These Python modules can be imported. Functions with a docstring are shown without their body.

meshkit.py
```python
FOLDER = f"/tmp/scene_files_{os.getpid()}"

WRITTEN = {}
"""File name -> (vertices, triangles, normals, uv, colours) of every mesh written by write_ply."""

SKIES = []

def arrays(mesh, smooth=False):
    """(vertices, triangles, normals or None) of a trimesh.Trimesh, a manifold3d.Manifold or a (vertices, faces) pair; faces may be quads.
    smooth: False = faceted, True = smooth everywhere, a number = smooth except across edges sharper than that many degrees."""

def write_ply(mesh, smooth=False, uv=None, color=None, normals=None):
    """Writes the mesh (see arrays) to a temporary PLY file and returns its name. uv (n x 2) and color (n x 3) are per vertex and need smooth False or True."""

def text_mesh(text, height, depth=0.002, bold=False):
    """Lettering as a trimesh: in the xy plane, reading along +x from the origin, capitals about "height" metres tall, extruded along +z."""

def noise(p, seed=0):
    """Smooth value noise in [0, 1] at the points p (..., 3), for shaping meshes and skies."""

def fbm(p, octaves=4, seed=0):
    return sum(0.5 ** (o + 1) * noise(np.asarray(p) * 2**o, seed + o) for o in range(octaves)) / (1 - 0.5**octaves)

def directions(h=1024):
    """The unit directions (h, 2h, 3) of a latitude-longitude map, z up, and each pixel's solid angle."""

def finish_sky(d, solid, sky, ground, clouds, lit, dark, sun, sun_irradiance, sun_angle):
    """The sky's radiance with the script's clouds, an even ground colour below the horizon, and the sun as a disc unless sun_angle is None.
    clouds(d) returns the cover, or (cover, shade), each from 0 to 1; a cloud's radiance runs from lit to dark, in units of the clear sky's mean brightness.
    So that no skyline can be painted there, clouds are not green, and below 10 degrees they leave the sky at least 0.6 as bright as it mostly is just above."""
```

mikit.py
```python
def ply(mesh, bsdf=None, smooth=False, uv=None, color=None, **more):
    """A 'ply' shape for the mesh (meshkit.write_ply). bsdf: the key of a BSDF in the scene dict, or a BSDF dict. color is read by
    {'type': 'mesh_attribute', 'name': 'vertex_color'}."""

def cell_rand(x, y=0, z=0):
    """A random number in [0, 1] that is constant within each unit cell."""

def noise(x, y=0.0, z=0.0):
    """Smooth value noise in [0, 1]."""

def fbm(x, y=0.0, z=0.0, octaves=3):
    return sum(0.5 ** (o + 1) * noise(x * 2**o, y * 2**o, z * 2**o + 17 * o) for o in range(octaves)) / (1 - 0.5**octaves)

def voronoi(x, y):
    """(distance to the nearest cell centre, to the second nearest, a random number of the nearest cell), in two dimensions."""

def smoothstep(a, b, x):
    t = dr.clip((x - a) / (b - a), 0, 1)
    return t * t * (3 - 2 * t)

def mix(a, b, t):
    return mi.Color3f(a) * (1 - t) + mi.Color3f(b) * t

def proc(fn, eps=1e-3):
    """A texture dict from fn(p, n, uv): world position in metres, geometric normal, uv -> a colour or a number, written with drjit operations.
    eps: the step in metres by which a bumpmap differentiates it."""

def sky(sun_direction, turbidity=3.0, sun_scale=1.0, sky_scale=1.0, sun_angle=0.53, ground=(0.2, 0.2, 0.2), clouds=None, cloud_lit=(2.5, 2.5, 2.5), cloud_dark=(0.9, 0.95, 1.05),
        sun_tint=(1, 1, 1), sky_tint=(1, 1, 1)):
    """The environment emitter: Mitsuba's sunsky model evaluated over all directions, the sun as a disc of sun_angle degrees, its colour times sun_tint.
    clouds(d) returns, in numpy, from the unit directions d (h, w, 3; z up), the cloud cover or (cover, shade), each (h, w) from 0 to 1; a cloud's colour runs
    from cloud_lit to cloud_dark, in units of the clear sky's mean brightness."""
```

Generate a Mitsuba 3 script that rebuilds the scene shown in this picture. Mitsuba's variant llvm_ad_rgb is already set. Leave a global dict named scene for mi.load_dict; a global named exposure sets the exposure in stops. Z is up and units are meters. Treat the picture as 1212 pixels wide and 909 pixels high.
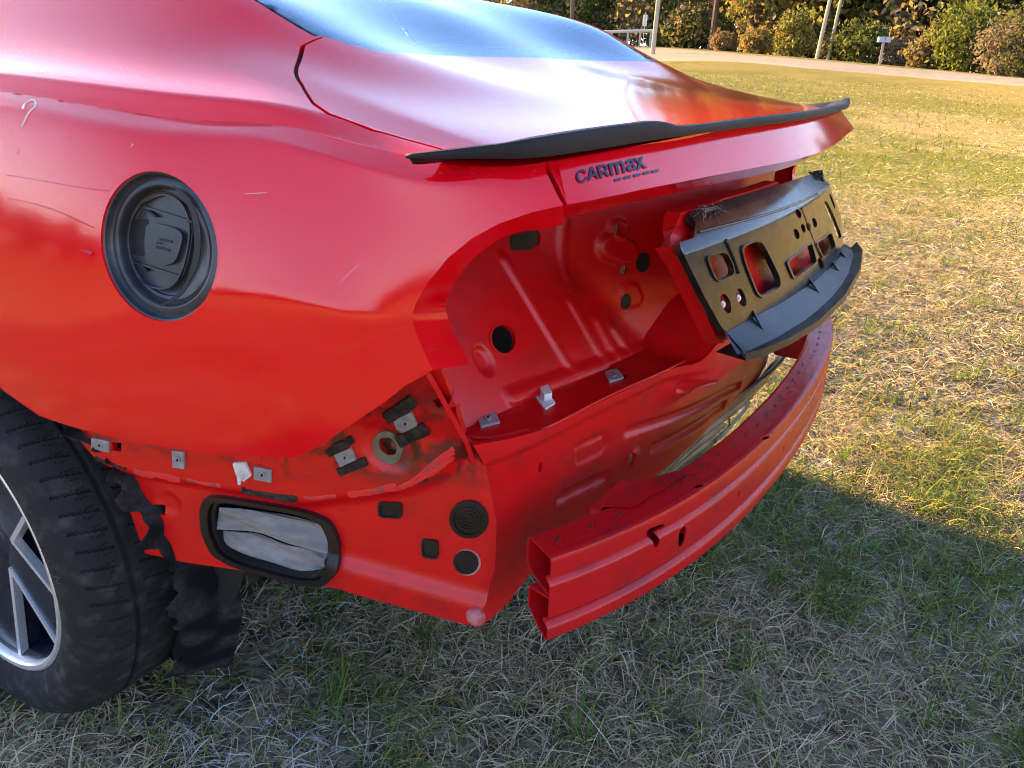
"""A red coupe with its rear bumper and lamps taken off, standing on a winter lawn."""
import math, random
import numpy as np, trimesh, mitsuba as mi, drjit as dr, mikit, meshkit
from scipy.interpolate import CubicSpline, PchipInterpolator, RectBivariateSpline, RBFInterpolator
from scipy.spatial import Delaunay
from shapely.geometry import Polygon, Point, LineString
from shapely import contains_xy

T = mi.ScalarTransform4f
rng = np.random.default_rng(7)
random.seed(7)
scene, labels = {'type': 'scene'}, {}

# ---------------------------------------------------------------- camera, sky, exposure
PW, PH, FPX = 1212.0, 909.0, 950.0
EYE = np.array([1.37409, -1.4353, 1.13062]); YAW, PITCH, ROLL = 2.11165, 0.38413, 0.03
FWD = np.array([math.cos(YAW) * math.cos(PITCH), math.sin(YAW) * math.cos(PITCH), -math.sin(PITCH)])
RGT = np.cross(FWD, [0, 0, 1]); RGT /= np.linalg.norm(RGT); UPV = np.cross(RGT, FWD)
RGT, UPV = math.cos(ROLL) * RGT + math.sin(ROLL) * UPV, math.cos(ROLL) * UPV - math.sin(ROLL) * RGT
scene['camera'] = {'type': 'perspective', 'fov': math.degrees(2 * math.atan(PW / 2 / FPX)), 'fov_axis': 'x', 'near_clip': 0.02, 'far_clip': 2000.0,
                   'to_world': T().look_at(origin=EYE.tolist(), target=(EYE + FWD).tolist(), up=UPV.tolist())}
SUN_AZ, SUN_EL = math.radians(171.0), math.radians(15.5)
SUN = np.array([math.cos(SUN_AZ) * math.cos(SUN_EL), math.sin(SUN_AZ) * math.cos(SUN_EL), math.sin(SUN_EL)])
scene['sky'] = mikit.sky(SUN, turbidity=2.2, sun_tint=(1.15, 0.98, 0.62), sky_tint=(1.03, 0.92, 1.08), ground=(0.16, 0.14, 0.09))
exposure = 4.65

# ---------------------------------------------------------------- small helpers
def at(px, py, X=None, Y=None, Z=None):
    """The point of the line of sight through a photograph pixel on a plane of the place."""
    d = FWD + (px - PW / 2) / FPX * RGT - (py - PH / 2) / FPX * UPV
    k, v = (0, X) if X is not None else (1, Y) if Y is not None else (2, Z)
    return EYE + d * (v - EYE[k]) / d[k]

def project(P):
    d = np.atleast_2d(P) - EYE; z = d @ FWD
    return np.c_[PW / 2 + FPX * (d @ RGT) / z, PH / 2 - FPX * (d @ UPV) / z]

def unit(v): v = np.asarray(v, float); return v / np.maximum(np.linalg.norm(v, axis=-1, keepdims=True), 1e-12)
def sstep(a, b, x): t = np.clip((np.asarray(x, float) - a) / (b - a), 0, 1); return t * t * (3 - 2 * t)
def smax(a, b, k): h = np.clip(0.5 + 0.5 * (a - b) / k, 0, 1); return b + (a - b) * h + k * h * (1 - h)
def smin(a, b, k): return -smax(-a, -b, k)
def cat(ms): return trimesh.util.concatenate([m for m in ms if len(m.faces)])

USED = {}
def key_for(name, parent=None):
    base = name if parent is None else parent + '__' + name
    k = base; i = 0
    while k in USED: i += 1; k = f'{base}_{i:03d}'
    USED[k] = True
    return k
def obj(name, mesh, bsdf, parent=None, smooth=30, label=None, cat=None, group=None, kind=None, **kw):
    k = key_for(name, parent)
    scene[k] = mikit.ply(mesh, bsdf, smooth, **kw)
    tag(k, label, cat, group, kind)
    return k
def thing(name, label, cat, group=None):
    k = key_for(name); tag(k, label, cat, group); return k
def tag(k, label=None, cat=None, group=None, kind=None):
    d = {a: b for a, b in (('label', label), ('category', cat), ('group', group), ('kind', kind)) if b}
    if d: labels[k] = d

def box(size, at_=(0, 0, 0), R=None, bevel=0.0):
    sx, sy, sz = np.asarray(size) / 2.0
    if bevel > 0:
        b = min(bevel, sx * .9, sy * .9, sz * .9)
        v = [(x * sgx, y * sgy, z * sgz) for sgx in (-1, 1) for sgy in (-1, 1) for sgz in (-1, 1) for x, y, z in ((sx - b, sy - b, sz), (sx - b, sy, sz - b), (sx, sy - b, sz - b))]
        m = trimesh.convex.convex_hull(np.array(v))
    else: m = trimesh.creation.box((2 * sx, 2 * sy, 2 * sz))
    M = np.eye(4)
    if R is not None: M[:3, :3] = R
    M[:3, 3] = at_
    m.apply_transform(M); return m

def tube(pts, r, n=8, cap=True):
    pts = np.asarray(pts, float); m = len(pts)
    r = np.broadcast_to(np.asarray(r, float), (m,))
    t = unit(np.gradient(pts, axis=0)); up = np.array([0, 0, 1.0]) if abs(t[0][2]) < .9 else np.array([1.0, 0, 0])
    a = unit(np.cross(t, up)); b = np.cross(t, a)
    th = np.arange(n) / n * 2 * np.pi
    v = (pts[:, None] + r[:, None, None] * (np.cos(th)[None, :, None] * a[:, None] + np.sin(th)[None, :, None] * b[:, None])).reshape(-1, 3)
    f = []
    for i in range(m - 1):
        for j in range(n):
            p, q = i * n + j, i * n + (j + 1) % n
            f += [(p, q, q + n), (p, q + n, p + n)]
    if cap:
        v = np.vstack([v, pts[0], pts[-1]])
        f += [(m * n, (j + 1) % n, j) for j in range(n)] + [(m * n + 1, (m - 1) * n + j, (m - 1) * n + (j + 1) % n) for j in range(n)]
    return trimesh.Trimesh(v, f, process=False)

def catmull(pts, n):
    """A smooth curve through the points."""
    pts = np.asarray(pts, float)
    s = np.r_[0, np.cumsum(np.linalg.norm(np.diff(pts, axis=0), axis=1))]
    return CubicSpline(s, pts)(np.linspace(0, s[-1], n))

def round_poly(pts, r=0.3, n=5):
    """Corners of a closed polygon cut by short curves: each takes the share r of its edges."""
    pts = np.asarray(pts, float); out = []
    for i in range(len(pts)):
        a, b, c = pts[i - 1], pts[i], pts[(i + 1) % len(pts)]
        p, q = b + (a - b) * r, b + (c - b) * r
        for t in np.linspace(0, 1, n): out.append((1 - t) ** 2 * p + 2 * t * (1 - t) * b + t * t * q)
    return np.array(out)

def ellipse(cx, cy, rx, ry, rot=0, n=28):
    t = np.arange(n) / n * 2 * np.pi; c, s = math.cos(rot), math.sin(rot)
    return np.c_[cx + rx * np.cos(t) * c - ry * np.sin(t) * s, cy + rx * np.cos(t) * s + ry * np.sin(t) * c]

def densify(poly, step, closed=True):
    poly = np.asarray(poly, float); out = []
    n = len(poly)
    for i in range(n if closed else n - 1):
        a, b = poly[i], poly[(i + 1) % n]
        k = max(1, int(np.ceil(np.linalg.norm((b - a) / step))))
        out += [a + (b - a) * t for t in np.arange(k) / k]
    if not closed: out.append(poly[-1])
    return np.array(out)

INSIDE = np.array([-1.2, 0.0, 0.55])
class Surf:
    """A curved sheet P(u, v); fn takes arrays."""
    def __init__(self, fn, u0, u1, v0, v1, n=(90, 60), ref=INSIDE):
        self.fn, self.ref = fn, np.asarray(ref, float)
        self.U, self.V = np.meshgrid(np.linspace(u0, u1, n[0]), np.linspace(v0, v1, n[1]), indexing='ij')
        self.box = (u0, u1, v0, v1)
        self.P = fn(self.U, self.V); self.pix = project(self.P.reshape(-1, 3)).reshape(self.U.shape + (2,))
        self.deep = (self.P - EYE) @ FWD
        self.N = self.normal(self.U, self.V)
        self.face = ((EYE - self.P) * self.N).sum(-1) > 0
    def at(self, uv): uv = np.atleast_2d(uv); return self.fn(uv[:, 0], uv[:, 1])
    def normal(self, u, v):
        e = 1e-3 * min(self.box[1] - self.box[0], self.box[3] - self.box[2])
        n = unit(np.cross(self.fn(u + e, v) - self.fn(u - e, v), self.fn(u, v + e) - self.fn(u, v - e)))
        s = np.sign(((self.fn(u, v) - self.ref) * n).sum(-1)); s = np.where(s == 0, 1, s)
        return n * s[..., None]
    def nrm(self, uv): uv = np.atleast_2d(uv); return self.normal(uv[:, 0], uv[:, 1])
    def uv(self, px):
        """(u, v) of the sheet under photograph pixels."""
        out = []
        for p in np.atleast_2d(px):
            d = np.hypot(*(self.pix - p).transpose(2, 0, 1)) + np.where(self.face, 0, 60) + np.where(self.deep < 0.05, 1e6, 0)
            i = np.unravel_index(np.argmin(d), d.shape); q = np.array([self.U[i], self.V[i]])
            eu, ev = (self.box[1] - self.box[0]) * 1e-3, (self.box[3] - self.box[2]) * 1e-3
            for _ in range(12):
                P = project(self.at(np.array([q, q + [eu, 0], q + [0, ev]])))
                J = np.c_[(P[1] - P[0]) / eu, (P[2] - P[0]) / ev]
                try: s = np.linalg.solve(J, p - P[0])
                except np.linalg.LinAlgError: break
                s = np.clip(s, [-60 * eu, -60 * ev], [60 * eu, 60 * ev]); q = q + s
                q = np.clip(q, [self.box[0] - 40 * eu, self.box[2] - 40 * ev], [self.box[1] + 40 * eu, self.box[3] + 40 * ev])
            out.append(q)
        return np.array(out)
    def px(self, px): return self.at(self.uv(px))

def trim(S, outer, holes=(), du=0.01, dv=0.01, hem=0.012, lift=0.0, hole_hem=None, open_=None):
    """The part of sheet S inside the outline, holes cut, with its edges turned in by hem."""
    step = np.array([du, dv])
    outer = densify(outer, step); holes = [densify(h, step * .6) for h in holes]
    poly = Polygon(outer / step, [h / step for h in holes])
    if not poly.is_valid: poly = poly.buffer(0)
    lo, hi = outer.min(0) / step, outer.max(0) / step
    gx, gy = np.meshgrid(np.arange(lo[0], hi[0] + 1), np.arange(lo[1], hi[1] + 1), indexing='ij')
    gx = gx + 0.5 * (np.arange(gx.shape[1]) % 2)[None, :]
    inner = poly.buffer(-0.45)
    ok = contains_xy(inner, gx.ravel(), gy.ravel())
    pts = np.vstack([outer / step] + [h / step for h in holes] + [np.c_[gx.ravel(), gy.ravel()][ok]])
    pts = pts + 1e-6 * np.random.default_rng(1).standard_normal(pts.shape)
    tri = Delaunay(pts).simplices
    cen = pts[tri].mean(1); tri = tri[contains_xy(poly.buffer(1e-3), cen[:, 0], cen[:, 1])]
    uv = pts * step
    P, N = S.at(uv), S.nrm(uv)
    P = P + N * lift
    fn = np.cross(P[tri[:, 1]] - P[tri[:, 0]], P[tri[:, 2]] - P[tri[:, 0]])
    flip = (fn * N[tri[:, 0]]).sum(1) < 0
    tri[flip] = tri[flip][:, ::-1]
    ms = [trimesh.Trimesh(P, tri, process=False)]
    for loop, hh in [(outer, hem)] + [(h, hole_hem if hole_hem is not None else hem) for h in holes]:
        if not hh: continue
        p, n = S.at(loop), S.nrm(loop); p = p + n * lift; k = len(loop); q = p - n * hh
        i = np.arange(k); j = (i + 1) % k
        if open_ is not None and loop is outer: keep_ = ~(open_(loop[i]) & open_(loop[j])); i, j = i[keep_], j[keep_]
        f = np.vstack([np.c_[i, j, j + k], np.c_[i, j + k, i + k]])
        ms.append(trimesh.Trimesh(np.vstack([p, q]), f, process=False))
    return cat(ms)

def plate(S, pxpoly, thick, lift=0.0, hole=None, step=0.006, uvs=None):
    """A small plate that lies on sheet S under the given photograph outline, standing proud by thick."""
    uv = S.uv(pxpoly) if uvs is None else uvs
    hs = [] if hole is None else [S.uv(h) for h in (hole if isinstance(hole, list) else [hole])]
    e = np.array([1e-3 * (S.box[1] - S.box[0]), 1e-3 * (S.box[3] - S.box[2])])
    c = uv.mean(0); pu = np.linalg.norm(S.at(c + [e[0], 0]) - S.at(c)) / e[0]; pv = np.linalg.norm(S.at(c + [0, e[1]]) - S.at(c)) / e[1]
    return trim(S, uv, hs, step / pu, step / pv, hem=thick + 0.0005, lift=thick + lift)

def uvstep(S, c, step):
    e = np.array([1e-3 * (S.box[1] - S.box[0]), 1e-3 * (S.box[3] - S.box[2])])
    return step / (np.linalg.norm(S.at(c + [e[0], 0]) - S.at(c)) / e[0]), step / (np.linalg.norm(S.at(c + [0, e[1]]) - S.at(c)) / e[1])

def mirror(m):
    m = m.copy(); m.vertices = m.vertices * [1, -1, 1]; m.faces = m.faces[:, ::-1]; return m
def drop_to(S, pxline, lift=0.0, n=None):
    uv = S.uv(pxline)
    if n: uv = catmull(uv, n)
    return S.at(uv) + S.nrm(uv) * lift
def spline_rows(rows, sk, s):
    return np.stack([CubicSpline(k, np.array(r))(s) for r, k in zip(rows, sk)])

# ---------------------------------------------------------------- materials
def rgb(*c): return {'type': 'rgb', 'value': [float(x) for x in c]}
def proc(fn, eps=1e-3): return mikit.proc(fn, eps)
def mat(name, d): scene[name] = {'type': 'twosided', 'bsdf': d}; return name
N3, FB, MIX, SS = mikit.noise, mikit.fbm, mikit.mix, mikit.smoothstep
def principled(name, color, rough, metallic=0.0, spec=0.5, coat=0.0, bump=None, bump_scale=1.0, **kw):
    d = {'type': 'principled', 'base_color': color, 'roughness': rough, 'metallic': metallic, 'specular': spec, **kw}
    if coat: d.update(clearcoat=coat, clearcoat_gloss=0.95)
    if bump is not None: d = {'type': 'bumpmap', 'arbitrary': proc(bump), 'scale': bump_scale, 'bsdf': d}
    return mat(name, d)

def dust(p, n):
    """Fine dust and specks, thicker on faces that look up."""
    f = FB(p.x * 9, p.y * 9, p.z * 9, 4)
    return SS(0.45, 0.8, f) * (0.25 + 0.75 * dr.maximum(n.z, 0))
def red_paint(p, n, uv):
    speck = SS(0.80, 0.86, N3(p.x * 420, p.y * 420, p.z * 420)) * SS(0.55, 0.75, N3(p.x * 31, p.y * 31, p.z * 31))
    return MIX(MIX([0.88, 0.004, 0.024], [0.70, 0.10, 0.10], 0.08 * dust(p, n)), [0.5, 0.36, 0.3], 0.35 * speck)
def peel(p, n, uv): return N3(p.x * 260, p.y * 260, p.z * 260) + 2.2 * N3(p.x * 55, p.y * 55, p.z * 55)
mat('paint_red', {'type': 'bumpmap', 'arbitrary': proc(peel), 'scale': 0.000012,
                  'bsdf': {'type': 'roughplastic', 'diffuse_reflectance': proc(red_paint), 'alpha': 0.012, 'distribution': 'ggx', 'int_ior': 1.62, 'nonlinear': True}})
def inner_red(p, n, uv):
    g = FB(p.x * 14, p.y * 14, p.z * 14, 5); h = FB(p.x * 60 + 3, p.y * 60, p.z * 60, 3)
    c = MIX([0.86, 0.005, 0.009], [0.74, 0.008, 0.014], g)
    return MIX(c, [0.12, 0.05, 0.045], SS(0.54, 0.82, g * 0.7 + h * 0.38) * 0.18)
mat('paint_inner', {'type': 'roughplastic', 'diffuse_reflectance': proc(inner_red), 'alpha': 0.14, 'distribution': 'ggx', 'int_ior': 1.5, 'nonlinear': True})
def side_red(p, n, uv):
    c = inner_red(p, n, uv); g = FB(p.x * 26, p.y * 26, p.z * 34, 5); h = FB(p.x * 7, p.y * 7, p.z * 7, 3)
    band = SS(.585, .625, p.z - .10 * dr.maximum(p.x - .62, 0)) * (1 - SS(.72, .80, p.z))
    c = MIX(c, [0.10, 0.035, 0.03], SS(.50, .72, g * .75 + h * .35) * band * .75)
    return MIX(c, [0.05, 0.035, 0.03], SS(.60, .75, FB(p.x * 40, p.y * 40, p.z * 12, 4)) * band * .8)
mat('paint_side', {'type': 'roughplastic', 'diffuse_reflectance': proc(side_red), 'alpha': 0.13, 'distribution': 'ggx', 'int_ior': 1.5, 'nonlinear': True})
def beam_red(p, n, uv):
    g = FB(p.x * 20, p.y * 20, p.z * 20, 4)
    return MIX([0.70, 0.010, 0.018], [0.32, 0.03, 0.035], SS(0.4, 0.75, g) * 0.5 * (0.4 + 0.6 * dr.abs(n.z)))
mat('paint_beam', {'type': 'roughplastic', 'diffuse_reflectance': proc(beam_red), 'alpha': 0.10, 'distribution': 'ggx', 'int_ior': 1.5, 'nonlinear': True})
def grime(lo, hi, s=18.0, a=0.35, b=0.75):
    return proc(lambda p, n, uv: MIX(lo, hi, SS(a, b, FB(p.x * s, p.y * s, p.z * s, 5))))
principled('plastic_black', grime([0.006, 0.006, 0.007], [0.014, 0.013, 0.013]), 0.36, spec=.4)
principled('plastic_panel', grime([0.006, 0.007, 0.010], [0.020, 0.019, 0.018], 26), 0.20, spec=.5)
principled('plastic_spoiler', grime([0.008, 0.007, 0.009], [0.013, 0.012, 0.013], 30), 0.55, spec=.25)
principled('plastic_dark', grime([0.006, 0.006, 0.007], [0.012, 0.012, 0.012]), 0.6)
principled('plastic_filler', grime([0.020, 0.023, 0.030], [0.040, 0.043, 0.050], 22), 0.30, spec=.5)
principled('clip_grey', grime([0.20, 0.21, 0.22], [0.28, 0.28, 0.28], 90), 0.45)
principled('clip_white', grime([0.55, 0.55, 0.53], [0.66, 0.66, 0.63], 70), 0.5)
principled('foam_tape', grime([0.022, 0.019, 0.016], [0.050, 0.042, 0.034], 160), 0.95, spec=0.1)
principled('rubber', grime([0.014, 0.014, 0.015], [0.050, 0.048, 0.046], 30, 0.45, 0.9), 0.62, spec=0.35)
principled('tread_rubber', grime([0.016, 0.015, 0.016], [0.050, 0.046, 0.042], 45, 0.45, 0.9), 0.8, spec=0.25)
principled('alloy', rgb(0.80, 0.80, 0.80), 0.38, metallic=.75)
principled('alloy_dark', grime([0.006, 0.008, 0.016], [0.016, 0.018, 0.026], 40), 0.22, spec=0.6)
principled('felt', proc(lambda p, n, uv: MIX([0.008, 0.008, 0.010], [0.045, 0.044, 0.046], FB(p.x * 170, p.y * 170, p.z * 170, 3) * SS(0.3, 0.7, N3(p.x * 30, p.y * 30, p.z * 30)))), 0.95, spec=0.1,
           bump=lambda p, n, uv: FB(p.x * 300, p.y * 300, p.z * 300, 3), bump_scale=0.003)
principled('vent_felt', proc(lambda p, n, uv: MIX([0.12, 0.115, 0.11], [0.30, 0.29, 0.28], FB(p.x * 45, p.y * 120, p.z * 120, 4))), 0.9, spec=0.15,
           bump=lambda p, n, uv: FB(p.x * 200, p.y * 200, p.z * 200, 3), bump_scale=0.002)
principled('sealer', proc(lambda p, n, uv: MIX([0.62, 0.02, 0.02], [0.14, 0.05, 0.05], SS(0.50, 0.80, FB(p.x * 90, p.y * 90, p.z * 90, 4)))), 0.40)
principled('bare_metal', grime([0.07, 0.055, 0.035], [0.15, 0.12, 0.08], 16), 0.42, metallic=0.3)  # tan base carries the colour of the grass that the shield reflects
principled('decal_blue', rgb(0.012, 0.014, 0.05), 0.4)
principled('chalk', rgb(0.62, 0.58, 0.46), 0.8)
mat('frit', {'type': 'roughplastic', 'diffuse_reflectance': rgb(0.006, 0.008, 0.012), 'alpha': 0.01, 'int_ior': 1.52})
scene['window_glass'] = {'type': 'thindielectric', 'int_ior': 1.52, 'specular_transmittance': rgb(0.25, 0.36, 0.42), 'specular_reflectance': rgb(0.48, 0.64, 0.80)}  # reflectance tinted so the mirrored sky comes out dimmer and bluer
principled('cabin', rgb(0.012, 0.012, 0.014), 0.7)

# ---------------------------------------------------------------- the outer skin
CAR = thing('car', 'red coupe on the lawn with its rear bumper cover and tail lamps removed', 'car')
A = lambda px, py, Y: at(px, py, Y=Y)
def half(rows):
    """Knots of the left half, then of the mirrored right half."""
    return [np.vstack([np.array(r), np.array(r)[-2::-1] * [1, -1, 1]]) for r in rows]
Gk = [  # stations along the side, round the corner, to the middle of the tail
    None,
    [(-.35, -.943, .665), A(20, 480, -.926), A(110, 513, -.903), A(225, 537, -.870), A(350, 542, -.836), (.864, -.783, .705)],
    [(-.35, -.955, .74), A(15, 430, -.936), A(115, 450, -.914), A(245, 450, -.880), A(375, 460, -.845), (.868, -.797, .785)],
    [(-.35, -.950, .80), A(8, 376, -.931), A(130, 372, -.907), A(257, 347, -.872), A(400, 368, -.839), A(488, 384, -.809)],
    [(-.35, -.925, .91), A(8, 245, -.905), A(150, 245, -.882), A(262, 240, -.847), A(400, 262, -.815), A(515, 310, -.797), A(668, 243, -.742), A(812, 213, -.500), (1.092, 0, 1.002)],
    [(-.35, -.902, 1.03), A(8, 140, -.880), A(155, 160, -.856), A(262, 170, -.823), A(385, 182, -.795), A(500, 225, -.787)],
    None,
    [(-.35, -.872, 1.088), A(8, 108, -.853), A(160, 134, -.826), A(265, 144, -.796), A(360, 151, -.768), A(500, 192, -.765), A(640, 195, -.735), A(800, 163, -.480), (1.060, 0, 1.060)]]
# the tail is one plane leaning forward: every row is a share of its height
for i, t in ((5, .50), (3, -.85), (2, -1.7), (1, -2.5)): Gk[i] = Gk[i] + [np.array(a) + t * (np.array(b) - np.array(a)) for a, b in zip(Gk[4][6:], Gk[7][6:])]
Gk[0] = [np.array(p) + (-.004, .02, -.08) for p in Gk[1]]
Gk[6] = [np.array(p) + d for p, d in zip(Gk[7][:6], [(0, -.016, -.009), (0, -.015, -.008), (0, -.019, -.009), (0, -.023, -.009), (0, -.024, -.010), (.006, -.018, -.014)])] + [np.array(a) + .86 * (np.array(b) - np.array(a)) for a, b in zip(Gk[4][6:], Gk[7][6:])]
Gv = np.array([0, 1, 2, 3, 4, 5, 5.6, 6.0])
SK = np.arange(17.0)
GROWS = [CubicSpline(SK, r) for r in half(Gk)]
def lofted(rows, v, creases=(), soft_u=0, soft_v=0, edge=None):
    """P(u, v) through the row curves; across the rows one smooth curve between two creases."""
    v = np.asarray(v, float); cuts = [0] + [list(v).index(c) for c in creases] + [len(v) - 1]
    us = np.linspace(rows[0].x[0], rows[0].x[-1], 241); vs, blocks = [], []
    C = np.stack([r(us) for r in rows], 1)
    for a, b in zip(cuts[:-1], cuts[1:]):
        t = np.linspace(v[a], v[b], max(4, int((v[b] - v[a]) * 14)))
        t = t if b == len(v) - 1 else t[:-1]
        f = CubicSpline(v[a:b + 1], C[:, a:b + 1], axis=1, bc_type='natural') if b - a > 1 else (lambda t, a=a, b=b: C[:, a:a + 1] + (C[:, b:b + 1] - C[:, a:a + 1]) * ((t - v[a]) / (v[b] - v[a]))[None, :, None])
        blocks.append(f(t)); vs.append(t)
    def soften(Q, k, ax):
        if k <= 0: return Q
        w = np.exp(-.5 * (np.arange(-3 * k, 3 * k + 1) / k) ** 2); w /= w.sum(); Q = np.moveaxis(Q, ax, 0); h = 3 * k
        if len(Q) <= h: return np.moveaxis(Q, 0, ax)
        pad = np.concatenate([2 * Q[:1] - Q[h:0:-1], Q, 2 * Q[-1:] - Q[-2:-h - 2:-1]]); out = sum(wi * pad[i:i + len(Q)] for i, wi in enumerate(w)); return np.moveaxis(out, 0, ax)
    blocks = [soften(b, soft_v, 1) for b in blocks]
    vs = np.concatenate(vs); B = np.concatenate(blocks, 1); B = soften(B, soft_u, 0)
    if edge is not None:  # both long edges lie exactly on the neighbouring sheet
        k = len(blocks[0][0]); w = np.linspace(1, 0, k)[None, :, None]; E = edge(us)
        B[:, :k] += (E - B[:, 0])[:, None] * w; B[:, -k:] += (E * [1, -1, 1] - B[:, -1])[:, None] * w[:, ::-1]
    sp = [RectBivariateSpline(us, vs, B[:, :, k], kx=3, ky=min(3, len(vs) - 1)) for k in range(3)]
    return lambda u, v: np.stack([s.ev(u, v) for s in sp], -1)
G = Surf(lofted(GROWS, Gv, creases=(3,), soft_u=5, soft_v=3), 0, 16, 0, 6, (321, 121))

g6 = lambda s: G.at(np.array([[s, 6.0]]))[0]
Uk = [
    [g6(0), g6(1), g6(2), g6(3), g6(4), g6(4.55), g6(5)],
    [(-.35, -.870, 1.105), A(8, 86, -.845), A(160, 107, -.818), A(270, 117, -.785), A(352, 127, -.757), A(440, 152, -.732), g6(5.35)],
    [(-.35, -.850, 1.112), A(8, 80, -.822), A(160, 100, -.796), A(270, 110, -.762), A(356, 119, -.735), A(446, 147, -.715), g6(5.62)],
    [(-.35, -.735, 1.190), A(120, 40, -.715), A(222, 58, -.700), A(300, 72, -.683), A(366, 92, -.672), A(458, 133, -.680), g6(5.95)],
    [(-.35, -.630, 1.275), A(190, -45, -.612), A(288, 11, -.606), A(355, 53, -.602), A(418, 90, -.606), A(492, 128, -.628), g6(6.2)],
    [(-.35, -.600, 1.297), A(212, -50, -.590), A(312, 6, -.582), A(372, 42, -.576), A(446, 82, -.560), A(540, 128, -.565), g6(6.5)],
    [(-.35, -.300, 1.345), (.150, -.30, 1.262), (.360, -.30, 1.204), A(515, 66, -.30), (.690, -.30, 1.097), (.840, -.30, 1.066), g6(7.4)],
    [(-.35, 0, 1.355), (.160, 0, 1.268), (.370, 0, 1.208), A(628, 68, 0), (.690, 0, 1.101), (.860, 0, 1.070), g6(8)]]
Uv = np.array([0, .35, .6, 1.6, 2.6, 3.0, 5.0, 7.0])
UKX = np.array([0, 1, 2, 3, 4, 5, 6.0])
UROWS = [CubicSpline(UKX, np.array(r)) for r in Uk]
UROWS = UROWS + [CubicSpline(UKX, np.array(r) * [1, -1, 1]) for r in Uk[-2::-1]]
UV = np.r_[Uv, 14 - Uv[-2::-1]]
U = Surf(lofted(UROWS, UV, creases=(.35, 13.65), soft_u=20, soft_v=5, edge=lambda u: G.at(np.c_[np.interp(u, [0, 1, 2, 3, 4, 5, 6], [0, 1, 2, 3, 4, 4.55, 5]), 0 * u + 6.0])), 0, 6, 0, 14, (121, 281), ref=(-.2, 0, .3))

FOLD = [(512, 438), (503, 418), (495, 400), (489, 384), (488, 372), (493, 357), (506, 334), (530, 305), (560, 281), (592, 264), (630, 251), (667, 243)]
GAP = [(384, 43), (371, 47), (357, 54), (352.5, 72), (356, 100), (369, 122), (388, 135), (440, 154), (480, 165), (520, 176), (560, 184), (600, 191)]

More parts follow.
